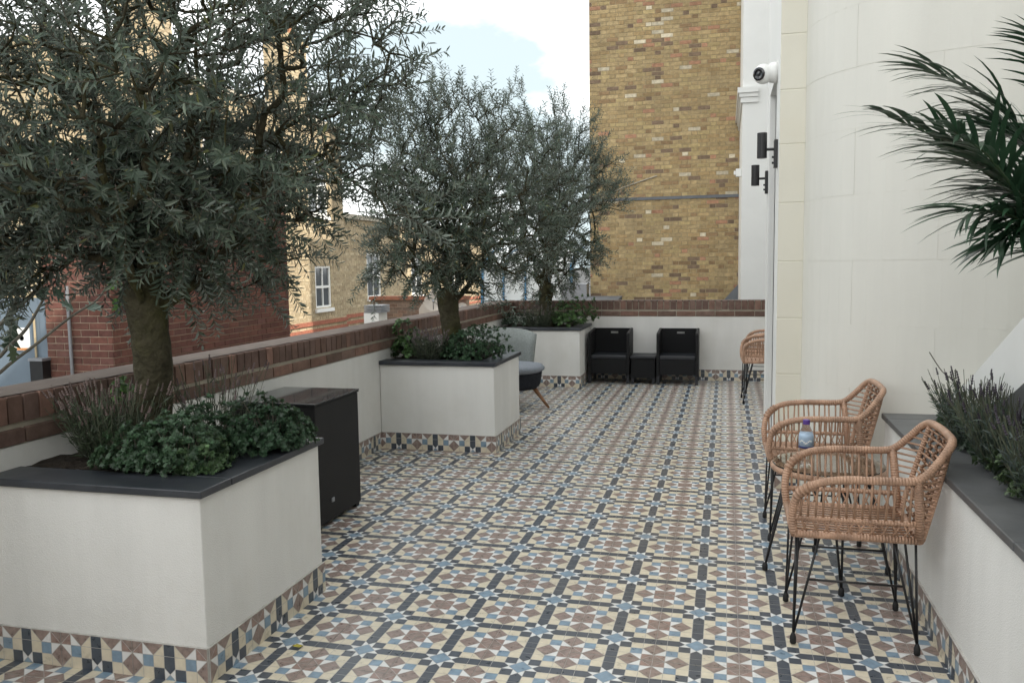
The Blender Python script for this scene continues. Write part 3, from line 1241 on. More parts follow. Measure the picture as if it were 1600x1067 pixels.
def facade(name, label, X, y0, y1, ztop, wins, zb=-1.2):
    t = thing(name, label, 'building', (X, (y0 + y1) / 2, -4.2))
    mb = MB()
    mb.box(X - 6, X - .08, y0, y1, -4.2, ztop)
    cuts = sorted({y0, y1} | {w[0] for w in wins} | {w[1] for w in wins})
    for a, b in zip(cuts[:-1], cuts[1:]):       # wall skin around the openings
        z = -4.2
        for (p, q, c, d_) in sorted((w for w in wins if w[0] < b and w[1] > a), key=lambda w: w[2]):
            mb.box(X - .079, X, a, b - .0005, z, c)
            z = d_
        mb.box(X - .079, X, a, b - .0005, z, ztop)
    mb.obj('wall', 'mortar_buff', t)
    op = [(a - y0, b - y0, c - zb, d_ - zb) for a, b, c, d_ in wins]
    brick_face(t, (X, y0, zb), math.pi / 2, y1 - y0, ztop - zb, 'far', 'flemish', openings=op)
    for w in wins:
        sash_window(t, X, *w)
    for z0, z1, m in ((.30, .40, 'red'), (.12, .21, 'red'),):
        q = MB()
        q.c = (.34, .13, .085, 1)
        q.box(X, X + .05, y0, y1, z0 - .35, z1 - .35)
        q.obj('string_course', 'brick', t)
    q = MB()
    q.box(X - .1, X + .10, y0 - .05, y1 + .05, ztop + .001, ztop + .14)
    q.obj('cornice', 'mortar_pale', t)
    return t


XD = -10.0
t = facade('yellow_brick_terrace', 'tall sunlit yellow brick terrace with white sash windows and chimneys behind the first olive tree', XD, 10.6, 20.6, 4.95,
           [(12.2, 13.1, .6, 2.3), (14.5, 15.4, .6, 2.3), (12.2, 13.1, 3.0, 4.3), (14.5, 15.4, 3.0, 4.3), (16.6, 17.5, 2.9, 4.3), (18.9, 19.75, .35, 1.45), (18.7, 19.7, 2.7, 4.2)])


def chimney(parent, x0, x1, y0, y1, z0, z1):
    c = MB()
    c.box(x0, x1, y0, y1, z0, z1)
    co = c.obj('chimney', 'mortar_buff', parent)
    q = MB()
    for (o, ang, W) in (((x1, y0), math.pi / 2, y1 - y0), ((x0, y0), 0, x1 - x0)):
        u = Vector((math.cos(ang), math.sin(ang), 0))
        n = Vector((u.y, -u.x, 0))
        for (a, b, v0, v1) in brick_course_layout(W, z1 - z0, 'flemish'):
            q.c = brick_cols('far')
            q.obox(Vector((*o, z0 + v0)) + u * a, u * (b - a), Vector((0, 0, v1 - v0)), n * .007)
    b = q.obj('brick', 'brick', parent)
    b.parent = co
    b['kind'] = 'stuff'
    q = MB()
    q.box(x0 - .05, x1 + .05, y0 - .05, y1 + .05, z1 + .001, z1 + .12)
    k = q.obj('chimney_cap', 'mortar_buff', parent)
    k.parent = co
    for yy in np.linspace(y0 + .2, y1 - .2, 2):
        q = MB()
        q.lathe([(.10, 0), (.085, .35), (.10, .36), (.10, .4), (.06, .4)], ((x0 + x1) / 2, yy, z1 + .121), 12)
        k = q.obj('chimney_pot', 'brick', parent)
        k.parent = co
        at = k.data.attributes.new('tint', 'FLOAT_COLOR', 'POINT')
        at.data.foreach_set('color', [.4, .2, .12, 1] * len(k.data.vertices))


chimney(t, -10.6, -10.02, 17.9, 18.9, 4.7, 6.75)
chimney(t, -10.6, -10.02, 13.0, 13.75, 4.7, 6.9)
facade('low_brick_terrace', 'lower sunlit yellow brick terrace with white sash windows behind the middle olive tree', XD - .4, 20.65, 36, 2.75,
       [(22.9, 23.9, .45, 1.8), (26.5, 27.5, .4, 1.8), (30.2, 31.2, .4, 1.8)])

# yard things seen over the parapet
t = thing('yard_wall', 'weathered brown brick yard wall between the terrace windows and satellite dishes', 'wall', (-6.8, 18, -4.2))
mb = MB()
mb.box(-8.1, -5.75, 18, 18.25, -4.2, .62)
mb.obj('wall', 'mortar_red', t)
brick_face(t, (-8.1, 18, -.9), 0, 2.35, 1.5, 'old', 'stretcher')
mb = MB()
mb.c = (.34, .15, .1, 1)
mb.box(-8.12, -5.73, 17.93, 18.3, .621, .70)
mb.obj('coping', 'brick', t)

t = thing('air_unit', 'white box unit with grey louvred top in front of the yellow brick terrace', 'box', (-6.6, 14.4, -4.2))
p0, p1 = at_y(568, 476, 14.4), at_y(592, 506, 14.4)
mb = MB()
mb.box(p0.x, p1.x, 14.4, 14.8, -4.2, p0.z - .16)
mb.obj('casing', 'white', t)
for k in range(5):
    mb = MB()
    mb.box(p0.x + .01, p1.x + .06, 14.39, 14.8, p0.z - .155 + k * .03, p0.z - .135 + k * .03)
    mb.obj('louvre', 'steel', t)


def dish(label, px, py, r, Y):
    c = at_y(px, py, Y)
    t = thing('satellite_dish', label, 'satellite dish', (c.x, c.y, -4.2), 'satellite dishes beyond the parapet')
    ax = Vector((.35, -1, .25)).normalized()
    b = MB()
    pr = [(r * k / 8, .22 * r * (k / 8) ** 2) for k in range(9)]
    b.lathe(pr + [(r * 1.02, .22 * r), (r, .20 * r)] + [(r * k / 8, .22 * r * (k / 8) ** 2 - .015) for k in range(7, -1, -1)], c, 28, axis=ax)
    b.obj('reflector', 'dish', t, smooth=True)
    b = MB()
    b.tube([c - ax * .02 + Vector((0, 0, -.01)), c - ax * .12, c - ax * .12 + Vector((0, 0, -4.2 - c.z))], .022, 8)
    b.obj('mast', 'steel', t)
    b = MB()
    b.tube([c + Vector((0, 0, -r)) + ax * .03, c + ax * r * .9], .01, 6)
    b.tube([c + ax * r * .9, c + ax * (r * .9 + .09)], .025, 8)
    b.obj('feed_arm', 'steel', t)


dish('beige satellite dish left of the middle olive trunk', 677, 473, .20, 17.2)
dish('smaller pale satellite dish just right of the middle olive trunk', 722, 482, .12, 17.0)
# small rendered gable behind the dish
t = MB()
a, b, c_ = at_y(655, 500, 17.7), at_y(708, 500, 17.7), at_y(678, 446, 17.7)
t.prism([(a.x, 17.7, a.z - 3), (b.x, 17.7, b.z - 3), (b.x, 17.7, b.z + .12), (c_.x, 17.7, c_.z), (a.x, 17.7, a.z + .25)], (0, .25, 0))
tag(t.obj('gable', 'dish'), 'beige rendered gable end behind the satellite dish', 'wall')

# blue-framed glasshouse
YG = 17.0
t = thing('glasshouse', 'white glazed glasshouse with curved blue frame beyond the far left corner of the parapet', 'glasshouse', (-4.1, YG, -4.2))
gx0, gx1 = -5.05, -3.12
prof = [(0, -4.2), (0, .95), (.12, 1.25), (.35, 1.5), (.8, 1.68), (1.6, 1.75)]
for i, x in enumerate((gx0, -4.58, -4.10, -3.60, gx1)):
    mb = MB()
    mb.tube(spline([(x, YG + a - .035, z) for a, z in prof], 3), .022 if 0 < i < 4 else .035, 6)
    mb.obj('rib', 'blue_paint', t)
for i, (a, b) in enumerate(((gx0, -4.58), (-4.58, -4.10), (-4.10, -3.60), (-3.60, gx1))):
    mb = MB()
    pr = spline([(0, YG + p, z) for p, z in prof], 3)
    for k in range(len(pr) - 1):
        mb.poly([(a + .02, pr[k].y, pr[k].z), (b - .02, pr[k].y, pr[k].z), (b - .02, pr[k + 1].y, pr[k + 1].z), (a + .02, pr[k + 1].y, pr[k + 1].z)])
    mb.obj('panel', 'poly', t)
mb = MB()
mb.box(gx0, gx1, YG - .08, YG - .03, .49, .57)
mb.obj('rail', 'blue_paint', t)

t = thing('lean_to_roof', 'low dark lead roof with pale edge at the foot of the yellow brick wall', 'roof', (-2.6, 14.6, -4.2))
mb = MB()
a0, a1 = at_y(893, 462, 14.3), at_y(956, 462, 14.3)
mb.prism([(a0.x, 13.9, .60), (a1.x, 13.9, .60), (a1.x, 13.9, .66), (a0.x, 13.9, .66)], (0, 1.9, .12))
mb.obj('roof', 'lead', t)
mb = MB()
mb.box(a0.x, a1.x, 13.92, 15.9, -4.2, .598)
mb.obj('wall', 'mortar_pale', t)
mb = MB()
mb.box(-3.05, -2.57, 15.6, 15.9, -4.2, 1.02)
tag(mb.obj('vent_housing', 'steel'), 'pale grey vent housing between the glasshouse and the yellow brick wall', 'vent')


# ------------------------------------------------------------------ plants
class Leaves:
    """many small blades gathered into one mesh, numpy based"""
    def __init__(s):
        s.P, s.D, s.N, s.L, s.W, s.C = [], [], [], [], [], []

    def add(s, p, d, n, l, w, c):
        s.P.append(p)
        s.D.append(d)
        s.N.append(n)
        s.L.append(l)
        s.W.append(w)
        s.C.append(c)

    def obj(s, name, matname, parent, shape='lance', curl=0.12):
        P, D, Nn = np.array(s.P, float), np.array(s.D, float), np.array(s.N, float)
        P -= np.array(WORLD[parent.name])
        L, W = np.array(s.L)[:, None], np.array(s.W)[:, None]
        D /= np.linalg.norm(D, axis=1, keepdims=True) + 1e-9
        S = np.cross(D, Nn)
        S /= np.linalg.norm(S, axis=1, keepdims=True) + 1e-9
        Nn = np.cross(S, D)
        if shape == 'lance':
            tab = [(0, 0, 0), (.35, .5, .02), (.72, .36, -.02), (1, 0, -.14), (.72, -.36, -.02), (.35, -.5, .02)]
            faces = [(0, 1, 2, 3), (0, 3, 4, 5)]
        elif shape == 'lobe':      # small three to five lobed leaf
            tab = [(0, 0, 0), (.30, .48, .05), (.42, .24, .06), (.78, .52, .0), (.72, .16, .04), (1, 0, -.08), (.72, -.16, .04), (.78, -.52, 0), (.42, -.24, .06), (.30, -.48, .05)]
            faces = [(0, 1, 2), (0, 2, 4, 5), (2, 3, 4), (0, 5, 6, 8), (6, 7, 8), (0, 8, 9)]
        else:                      # strap
            st_ = [(0, .25), (.2, .46), (.42, .5), (.64, .42), (.84, .25)]
            dz_ = lambda t: .10 * t - .30 * t * t
            tab = [(t, w, dz_(t)) for t, w in st_] + [(1, 0, dz_(1))] + [(t, -w, dz_(t)) for t, w in st_[::-1]]
            faces = [(0, 1, 9, 10), (1, 2, 8, 9), (2, 3, 7, 8), (3, 4, 6, 7), (4, 5, 6)]
        k = len(tab)
        n = len(P)
        V = np.zeros((n, k, 3))
        for i, (a, b, c) in enumerate(tab):
            V[:, i] = P + D * (a * L) + S * (b * W) + Nn * (c * L * (curl / .12))
        base = np.arange(n)[:, None] * k
        me = bpy.data.meshes.new(name)
        loops, starts, totals = [], [], []
        F = []
        for f in faces:
            F.append((np.array(f)[None, :] + base))
        tot = sum(f.shape[1] for f in F)
        li = np.concatenate([f for f in F], axis=1).ravel()
        sizes = [f.shape[1] for f in F]
        ls = np.cumsum([0] + sizes[:-1])
        starts = (np.arange(n)[:, None] * tot + ls[None, :]).ravel()
        totals = np.tile(sizes, n)
        me.vertices.add(n * k)
        me.vertices.foreach_set('co', V.ravel())
        me.loops.add(len(li))
        me.loops.foreach_set('vertex_index', li.astype(np.int32))
        me.polygons.add(len(starts))
        me.polygons.foreach_set('loop_start', starts.astype(np.int32))
        me.polygons.foreach_set('loop_total', totals.astype(np.int32))
        at = me.attributes.new('tint', 'FLOAT_COLOR', 'POINT')
        C = np.array(s.C, float)
        C = np.concatenate([C, np.ones((n, 1))], 1)
        at.data.foreach_set('color', np.repeat(C, k, axis=0).ravel())
        me.materials.append(M[matname])
        me.update(calc_edges=True)
        me.validate()
        return link(name, me, parent)


def rv(k=1.0):
    while True:
        v = Vector((RND.uniform(-1, 1), RND.uniform(-1, 1), RND.uniform(-1, 1)))
        if .05 < v.length < 1:
            return v.normalized() * k


def olive_tree(label, base, trunk_r, fork_z, limbs, centre, rad, ntw, leafL, seed, shoots=(), bumps=6, thin=0.0):
    global RND
    keep = RND
    RND = random.Random(seed)
    t = thing('olive_tree', label, 'tree', base, 'olive trees in the planters')
    base = Vector(base)
    fork = Vector((base.x + limbs[0], base.y, fork_z))
    mb = MB()
    h = fork_z - base.z
    pts, rr = [], []
    for k in range(15):
        f = k / 14
        pts.append(base.lerp(fork, f) + Vector((math.sin(f * 5 + seed) * .012, math.cos(f * 4 + seed) * .012, -.03 * (k == 0))))
        rr.append(trunk_r * (1.28 - .55 * min(f * 4, 1) * .5 + (.16 * max(0, f - .72) / .28) - .05 * f) + RND.uniform(-.004, .004))
    for dz, k in ((.03, .98), (.055, .78), (.07, .45)):
        pts.append(pts[14] + Vector((0, 0, dz)))
        rr.append(rr[14] * k)
    mb.tube(pts, rr, 14)
    centre, rad = Vector(centre), Vector(rad)
    # limbs
    nodes, par, isl = [fork], [-1], [True]
    for (dx, ang, ln, lift) in limbs[1]:
        p = fork + Vector((math.cos(ang) * trunk_r * .35, math.sin(ang) * trunk_r * .35, -.06))
        nodes.append(p.copy())
        par.append(0)
        isl.append(True)
        d = Vector((math.cos(ang), math.sin(ang), lift)).normalized()
        last = len(nodes) - 1
        for k in range(4):
            p = p + d * ln / 4
            d = (d + Vector((0, 0, .12)) + rv(.1)).normalized()
            nodes.append(p.copy())
            par.append(last)
            isl.append(True)
            last = len(nodes) - 1
    # anchors inside an uneven crown
    bl = [(rv(), RND.uniform(.12, .34)) for _ in range(bumps)]
    anchors = []
    voids = []
    for _ in range(16):
        v = rv()
        voids.append((centre + Vector((v.x * rad.x, v.y * rad.y, v.z * rad.z)) * RND.uniform(.6, 1.05), RND.uniform(.16, .30) * rad.x))
    while len(anchors) < ntw:
        v = rv()
        r = RND.random() ** .42
        k = 1.0
        for b, a in bl:
            q = v.dot(b)
            if q > .55:
                k += a * (q - .55) / .45
            elif q < -.72:
                k -= a * .5 * (-q - .72) / .28
        p = centre + Vector((v.x * rad.x, v.y * rad.y, v.z * rad.z)) * r * k
        if p.z < fork_z - .12:
            continue
        if (p - fork).length < .14:
            continue
        if any((p - q).length < w for q, w in voids) and RND.random() < .85:
            continue
        anchors.append((p, r))
    for s in shoots:          # upright shoots that break the outline
        for k in range(s[3]):
            f = k / max(1, s[3] - 1)
            anchors.append((Vector(s[0]).lerp(Vector(s[1]), f) + rv(s[2]), 1.0))
    anchors.sort(key=lambda q: (q[0] - fork).length)
    arr = np.zeros((len(anchors) + len(nodes), 3))
    for i, p in enumerate(nodes):
        arr[i] = p
    n = len(nodes)
    fk = np.array(fork)
    for (p, r) in anchors:
        d = np.linalg.norm(arr[:n] - np.array(p), axis=1)
        along = np.linalg.norm(arr[:n] - fk, axis=1)
        j = int(np.argmin(d + .22 * along + (d < .03) * 9))
        arr[n] = p
        nodes.append(p)
        par.append(j)
        n += 1
    desc = [1] * n
    for i in range(n - 1, 0, -1):
        desc[par[i]] += desc[i]
    for i in range(1, n):
        a, b = nodes[par[i]], nodes[i]
        r1 = min(.0016 * desc[i] ** .45 + .001, trunk_r * .66)
        r0 = min(.0016 * max(desc[par[i]] * .8, desc[i]) ** .45 + .001, trunk_r * .70)
        seg = 8 if r0 > .015 else (5 if r0 > .006 else 3)
        mid = (a + b) / 2 + rv((b - a).length * .07)
        mb.tube([a, mid, b], [r0, (r0 + r1) / 2, r1], seg, caps=False)
    mb.obj('trunk', 'bark', t, smooth=True)
    # leaves in opposite pairs along a leading twig at every anchor
    lv = Leaves()
    n0 = len(nodes) - len(anchors)
    tw = MB()
    for i in range(n0, len(nodes)):
        p = nodes[i]
        r = anchors[i - n0][1]
        q = nodes[par[i]]
        out = (p - centre)
        out = Vector((out.x / rad.x, out.y / rad.y, out.z / rad.z)).normalized()
        d = ((p - q).normalized() * .5 + out * .75 + Vector((0, 0, .30 + .25 * max(0, out.z) - (.9 * max(0, -out.z - .1)))) + rv(.5)).normalized()
        ln = RND.uniform(.11, .24) * (1.1 if r > .8 else .9)
        npair = int(ln / (leafL * .27))
        g1 = RND.uniform(.75, 1.25)
        droop = RND.uniform(-.25, .1)
        prev = p - d * .04
        tp = [prev]
        side = d.orthogonal().normalized()
        side.rotate(Quaternion(d, RND.uniform(0, 6.28)))
        cur = prev.copy()
        dd = d.copy()
        for k in range(npair):
            f = k / npair
            cur = cur + dd * (ln / npair)
            dd = (dd + Vector((0, 0, droop * .12))).normalized()
            side.rotate(Quaternion(dd, 1.57 + RND.uniform(-.3, .3)))
            for sgn in (1, -1):
                if RND.random() < .08 + thin:
                    continue
                ld = (dd * RND.uniform(.55, 1.0) + side * sgn + rv(.25)).normalized()
                nn = (dd * .9 + Vector((0, 0, .55)) - side * sgn * .3 + rv(.35))
                L_ = leafL * RND.uniform(.65, 1.15) * (1 - .35 * f * f)
                c = RND.uniform(.7, 1.3) * g1
                col = (.063 * c, .092 * c, .063 * c)
                if RND.random() < .17:
                    col = (.125 * c, .155 * c, .110 * c)
                if RND.random() < .03:
                    col = (.12 * c, .13 * c, .045 * c)
                lv.add(cur, ld, nn, L_, L_ * RND.uniform(.19, .26), col)
        tp.append(cur)
        tw.tube([prev, (prev + cur) / 2 + rv(.004), cur + dd * .01], [.0022, .0016, .0008], 3, caps=False)
    tw.obj('twigs', 'twig', t)['kind'] = 'stuff'
    lv.obj('foliage', 'olive', t, 'lance')['kind'] = 'stuff'
    RND = keep
    return t


olive_tree('largest olive tree, in the nearest planter, its crown cut by the left edge', (-2.285, 2.86, .655), .074, 1.30,
           (.03, [(0, 2.2, .55, 1.3), (0, .25, .6, .75), (0, -1.2, .5, 1.1), (0, 1.2, .6, 1.2)]),
           (-2.27, 2.92, 2.02), (.84, .80, .86), 2150, .054, 5, bumps=9,
           shoots=[((-2.7, 2.75, 1.75), (-3.05, 2.75, 1.50), .15, 90), ((-2.5, 2.7, 1.6), (-3.0, 2.6, 1.75), .15, 80), ((-2.6, 2.7, 1.45), (-2.85, 2.7, 1.36), .10, 40), ((-1.55, 3.0, 2.25), (-1.12, 3.05, 2.50), .07, 16), ((-1.5, 3.0, 2.05), (-1.13, 3.0, 2.12), .06, 12), ((-1.75, 2.9, 2.6), (-1.55, 2.9, 2.95), .08, 14), ((-1.5, 3.1, 1.85), (-1.2, 3.2, 1.62), .09, 14)])
olive_tree('middle olive tree with twin limbs and upright shoots in the middle planter', (-2.15, 6.30, .66), .080, 1.17,
           (.0, [(0, 2.6, .5, 1.3), (0, .35, .5, 1.1), (0, -1.3, .4, 1.2), (0, 1.4, .5, 1.4)]),
           (-2.14, 6.32, 1.90), (.72, .62, .72), 1350, .055, 6, bumps=7, thin=.05,
           shoots=[((-2.2, 6.3, 2.4), (-2.2, 6.3, 2.80), .12, 26), ((-2.4, 6.3, 2.3), (-2.5, 6.3, 2.66), .12, 20), ((-1.95, 6.3, 2.2), (-1.85, 6.3, 2.72), .10, 18), ((-2.6, 6.2, 1.5), (-2.75, 6.2, 1.25), .12, 16), ((-2.0, 6.2, 1.4), (-1.72, 6.2, 1.13), .09, 16)])
olive_tree('farthest olive tree with tall upright shoots in the planter against the back wall', (-2.08, 9.66, .66), .082, 1.12,
           (.0, [(0, 2.6, .6, 1.1), (0, .3, .6, 1.0), (0, -1.3, .5, 1.2), (0, 1.4, .6, 1.3)]),
           (-2.0, 9.6, 2.12), (.75, .66, .88), 1500, .058, 8, bumps=8, thin=.05,
           shoots=[((-2.3, 9.6, 2.8), (-2.42, 9.6, 3.50), .13, 40), ((-1.9, 9.6, 2.8), (-1.85, 9.6, 3.32), .11, 30), ((-1.62, 9.6, 2.6), (-1.54, 9.6, 3.10), .10, 26), ((-2.6, 9.6, 2.7), (-2.72, 9.6, 3.2), .10, 24), ((-1.55, 9.6, 2.2), (-1.44, 9.6, 2.62), .10, 20), ((-1.55, 9.5, 1.6), (-1.42, 9.4, 1.45), .12, 16)])


def mound(label, c, r, n, leaf, base_col, kind='shrub', group='bushy shrubs in the planters', flat=.85, bright=0.12):
    """leafy rounded shrub of small lobed leaves in rosettes"""
    t = thing('shrub', label, 'shrub', (c[0], c[1], c[2]), group)
    c = Vector(c)
    lv = Leaves()
    st = MB()
    bl = [(rv(), RND.uniform(.1, .3)) for _ in range(9)]
    nr = n // 9
    for i in range(nr):
        v = rv()
        if v.z < -.12:
            v.z = -v.z * .5
        k = 1.0
        for b, a in bl:
            q = v.dot(b)
            if q > .6:
                k += a * (q - .6) / .4
        rr = RND.random() ** .22 * k
        p = c + Vector((v.x * r[0], v.y * r[1], max(v.z, -.1) * r[2] + .02)) * rr
        g1 = RND.uniform(.7, 1.3)
        ax = (v + Vector((0, 0, .35)) + rv(.35)).normalized()
        o = ax.orthogonal().normalized()
        if i % 4 == 0:
            st.tube([c + Vector((v.x * .2 * r[0], v.y * .2 * r[1], -.01)), p], [.003, .0015], 3, caps=False)
        for k in range(9):
            q = Quaternion(ax, k * 2.4 + RND.uniform(-.3, .3))
            d = (q @ o) * (1.0 if k < 6 else .5) + ax * RND.uniform(.1, .6) * (1 if k < 6 else 1.8)
            cc = g1 * RND.uniform(.75, 1.25)
            if RND.random() < bright:
                cc *= 1.6
            L_ = leaf * RND.uniform(.6, 1.15)
            lv.add(p + rv(leaf * .25), d, ax + rv(.3), L_, L_ * RND.uniform(.7, .95), tuple(x * cc for x in base_col))
    st.obj('stems', 'twig', t)['kind'] = 'stuff'
    lv.obj('foliage', 'shrub', t, 'lobe')['kind'] = 'stuff'
    return t


DG = (.042, .085, .042)
mound('rounded dark green shrub in the nearest planter, just right of the dry lavender', (-2.10, 2.60, .68), (.135, .13, .13), 3900, .021, DG)
mound('mid green shrub at the front of the nearest planter, before the olive trunk', (-1.95, 2.62, .68), (.15, .11, .12), 3900, .021, (.05, .095, .05))
mound('small shrub spilling over the front coping of the nearest planter, with pale yellow green leaves', (-1.875, 2.60, .67), (.10, .09, .085), 2000, .02, (.055, .10, .04), bright=.2)
mound('dark shrub close behind the olive trunk foot in the nearest planter', (-1.98, 2.80, .69), (.16, .13, .155), 3900, .021, (.038, .078, .04))
mound('largest dark green shrub in the nearest planter, beside the black wicker box', (-1.80, 3.00, .69), (.15, .17, .155), 5000, .021, (.033, .07, .036))
mound('wide dark green shrub in the middle planter, right of the trunk', (-1.98, 6.20, .69), (.225, .18, .18), 6000, .022, (.035, .078, .036))
mound('lime green leafy shrub at the left of the middle planter', (-2.48, 6.22, .70), (.12, .12, .22), 1500, .03, (.07, .14, .045), bright=.25)
mound('bright green shrub in the farthest planter, right of the trunk', (-1.80, 9.62, .69), (.22, .2, .26), 2000, .034, (.06, .12, .035), bright=.25)
mound('low grey green shrub at the left of the farthest planter', (-2.42, 9.55, .68), (.2, .16, .15), 1000, .03, (.05, .075, .05))


def lavender(label, c, r, nst, hgt, head, leafc, group, lean=.35, headcol=(.13, .10, .10), nleaf=18, hl=.035):
    t = thing('lavender', label, 'plant', c, group)
    c = Vector(c)
    st = MB()
    hd = MB()
    lv = Leaves()
    for i in range(nst):
        a, q = RND.uniform(0, 6.28), RND.random() ** .5
        b = c + Vector((math.cos(a) * q * r[0] * .6, math.sin(a) * q * r[1] * .6, 0))
        d = Vector((math.cos(a) * q * lean, math.sin(a) * q * lean, 1)) + rv(.12)
        h = hgt * RND.uniform(.65, 1.1)
        tip = b + d.normalized() * h
        mid = (b + tip) / 2 + rv(.015)
        pts = spline([b, mid, tip], 3)
        g = RND.uniform(.7, 1.2)
        st.c = (.09 * g, .10 * g, .065 * g, 1)
        st.tube(pts, [.0014] * len(pts), 3, caps=False)
        if head and RND.random() < head:
            hl_ = hl * RND.uniform(.6, 1.3)
            dd = (tip - mid).normalized()
            g = RND.uniform(.6, 1.4)
            hd.c = tuple(x * g for x in headcol) + (1,)
            for w in range(4):
                z0 = tip - dd * hl_ * (1 - w / 4)
                hd.tube([z0, z0 + dd * hl_ * .12, z0 + dd * hl_ * .22], [.0025, .0058 - .0008 * w, .002], 5)
        for k in range(nleaf):
            f = RND.random() ** 1.5 * .75
            p = b.lerp(tip, f)
            dv = (d.normalized() * .9 + rv(.8)).normalized()
            g = RND.uniform(.65, 1.3)
            L_ = RND.uniform(.02, .042)
            lv.add(p, dv, rv(), L_, L_ * .14, tuple(x * g for x in leafc))
    st.obj('stems', 'dry', t)['kind'] = 'stuff'
    if hd.v:
        hd.obj('flower_heads', 'dry', t)['kind'] = 'stuff'
    lv.obj('foliage', 'shrub', t, 'strap')['kind'] = 'stuff'
    return t


GL = 'lavender plants'
lavender('dry brown seeded lavender at the left of the nearest planter', (-2.38, 2.76, .68), (.22, .16), 170, .30, .75, (.055, .075, .045), GL, .5, (.17, .125, .115))
lavender('dry lavender stems right behind the olive trunk in the nearest planter', (-2.10, 3.06, .68), (.2, .1), 60, .34, .8, (.05, .06, .04), GL, .35, (.16, .12, .12), 8)
lavender('brown lavender between the lime shrub and the trunk in the middle planter', (-2.27, 6.12, .68), (.15, .13), 130, .24, .8, (.055, .065, .05), GL, .4, (.16, .125, .13))
lavender('grey lavender around the trunk in the farthest planter', (-2.15, 9.5, .68), (.22, .15), 120, .26, .7, (.055, .07, .05), GL, .4, (.15, .12, .12))
lavender('bushy grey green lavender with dark flower heads at the far end of the right planter', (0.985, 3.64, .64), (.10, .20), 230, .31, .3, (.088, .112, .098), GL, .5, (.055, .045, .06), 26)
lavender('second dense lavender bush in the right planter, nearer the camera', (0.985, 3.24, .64), (.10, .22), 240, .30, .25, (.076, .10, .088), GL, .5, (.055, .045, .06), 26)
lavender('third lavender bush in the right planter, cut by the right edge', (0.985, 2.84, .64), (.10, .22), 200, .28, .22, (.072, .095, .084), GL, .5, (.055, .045, .06), 26)
mound('low trailing green plant with yellow tips on the right coping under the lavender', (.98, 3.02, .655), (.08, .30, .06), 1500, .022, (.05, .085, .03), bright=.25)
mound('low green plant under the far lavender at the inner coping edge', (.965, 3.70, .655), (.07, .35, .06), 1500, .022, (.035, .06, .034), bright=.08)
# one long thin stem leaning out of the lavender
t = thing('tall_stem', 'single long thin grass stem leaning left out of the right hand lavender', 'plant', (.99, 4.0, .66))
p = [at_y(1530, 650, 3.95), at_y(1495, 600, 3.95), at_y(1472, 580, 3.97), at_y(1452, 550, 4.0)]
mb = MB()
mb.tube(spline([tuple(q) for q in p], 5), .0022, 4)
mb.obj('stem', 'twig', t)
lv = Leaves()
for k in range(30):
    f = RND.random() * .6
    q = p[0].lerp(p[3], f)
    lv.add(q, rv() + Vector((-.5, 0, -.2)), rv(), .03, .003, (.06, .07, .05))
lv.obj('foliage', 'shrub', t, 'strap')['kind'] = 'stuff'

# young sprig behind the dry lavender
mound('pale green leafy sprig growing above the dry lavender by the left parapet', (-2.48, 2.95, .86), (.05, .05, .07), 260, .028, (.09, .17, .05), bright=.3)


# fig branches beyond the parapet at the far left
def fig():
    t = thing('fig_branches', 'bare fig branches with a few large lobed leaves beyond the parapet at the far left', 'plant', (-3.6, 2.9, -4.2))
    X = -3.55
    root = Vector((-4.1, 2.2, -4.2))
    mb = MB()
    tips = []
    for pts, r in (([(-60, 600), (0, 508), (60, 452), (84, 418), (100, 380)], .014), ([(-60, 640), (0, 557), (40, 515), (62, 478), (70, 462)], .012),
                   ([(-60, 650), (0, 582), (60, 535), (112, 494), (150, 470), (168, 446)], .011), ([(10, 500), (28, 460), (38, 430)], .010)):
        P = [at_x(a, b, X) for a, b in pts]
        P = ([root.lerp(P[0], .6)] if pts[0][0] < 0 else []) + P
        S = spline([tuple(q) for q in P], 5)
        mb.tube(S, [r * (1.15 - .7 * k / len(S)) for k in range(len(S))], 6)
        tips.append(P[-1])
    mb.tube([root, root.lerp(at_x(-60, 640, X), .6)], [.04, .02], 8)
    mb.obj('branch', 'twig', t, smooth=True)
    for (px, py, sz, col, an) in ((140, 482, .11, (.04, .085, .05), .2), (112, 482, .10, (.04, .08, .05), 2.6), (180, 470, .10, (.06, .15, .03), -1.2), (172, 450, .08, (.07, .17, .03), 1.0), (190, 452, .08, (.05, .12, .03), .3),
                              (10, 500, .12, (.025, .05, .03), -.8), (22, 522, .12, (.03, .055, .035), -2.2), (4, 455, .10, (.03, .055, .03), .5), (38, 460, .09, (.03, .06, .03), 2.2), (20, 545, .08, (.06, .09, .04), -1.6), (60, 462, .1, (.025, .05, .03), .4), (85, 455, .1, (.025, .05, .03), -.5)):
        c = at_x(px, py, X + RND.uniform(-.04, .06))
        d = Vector((0, math.cos(an), math.sin(an)))
        n = (Vector((1, -.4, .5)) + rv(.5)).normalized()
        s_ = d.cross(n).normalized()
        n = s_.cross(d)
        m = MB()
        m.c = (*col, 1)
        out = [(-.15, .05), (.0, .32), (.22, .22), (.45, .52), (.5, .2), (.78, .30), (.72, .1), (1, 0)]
        out = out + [(a, -b) for a, b in out[::-1][1:]]
        ctr = m.vert(c + d * sz * .35 - n * sz * .04)
        ids = [m.vert(c + d * sz * a + s_ * sz * b + n * sz * (.06 * abs(b) - .1 * a * a)) for a, b in out]
        for i in range(len(ids)):
            m.face((ctr, ids[i], ids[(i + 1) % len(ids)]))
        m.obj('leaf', 'shrub', t)


fig()


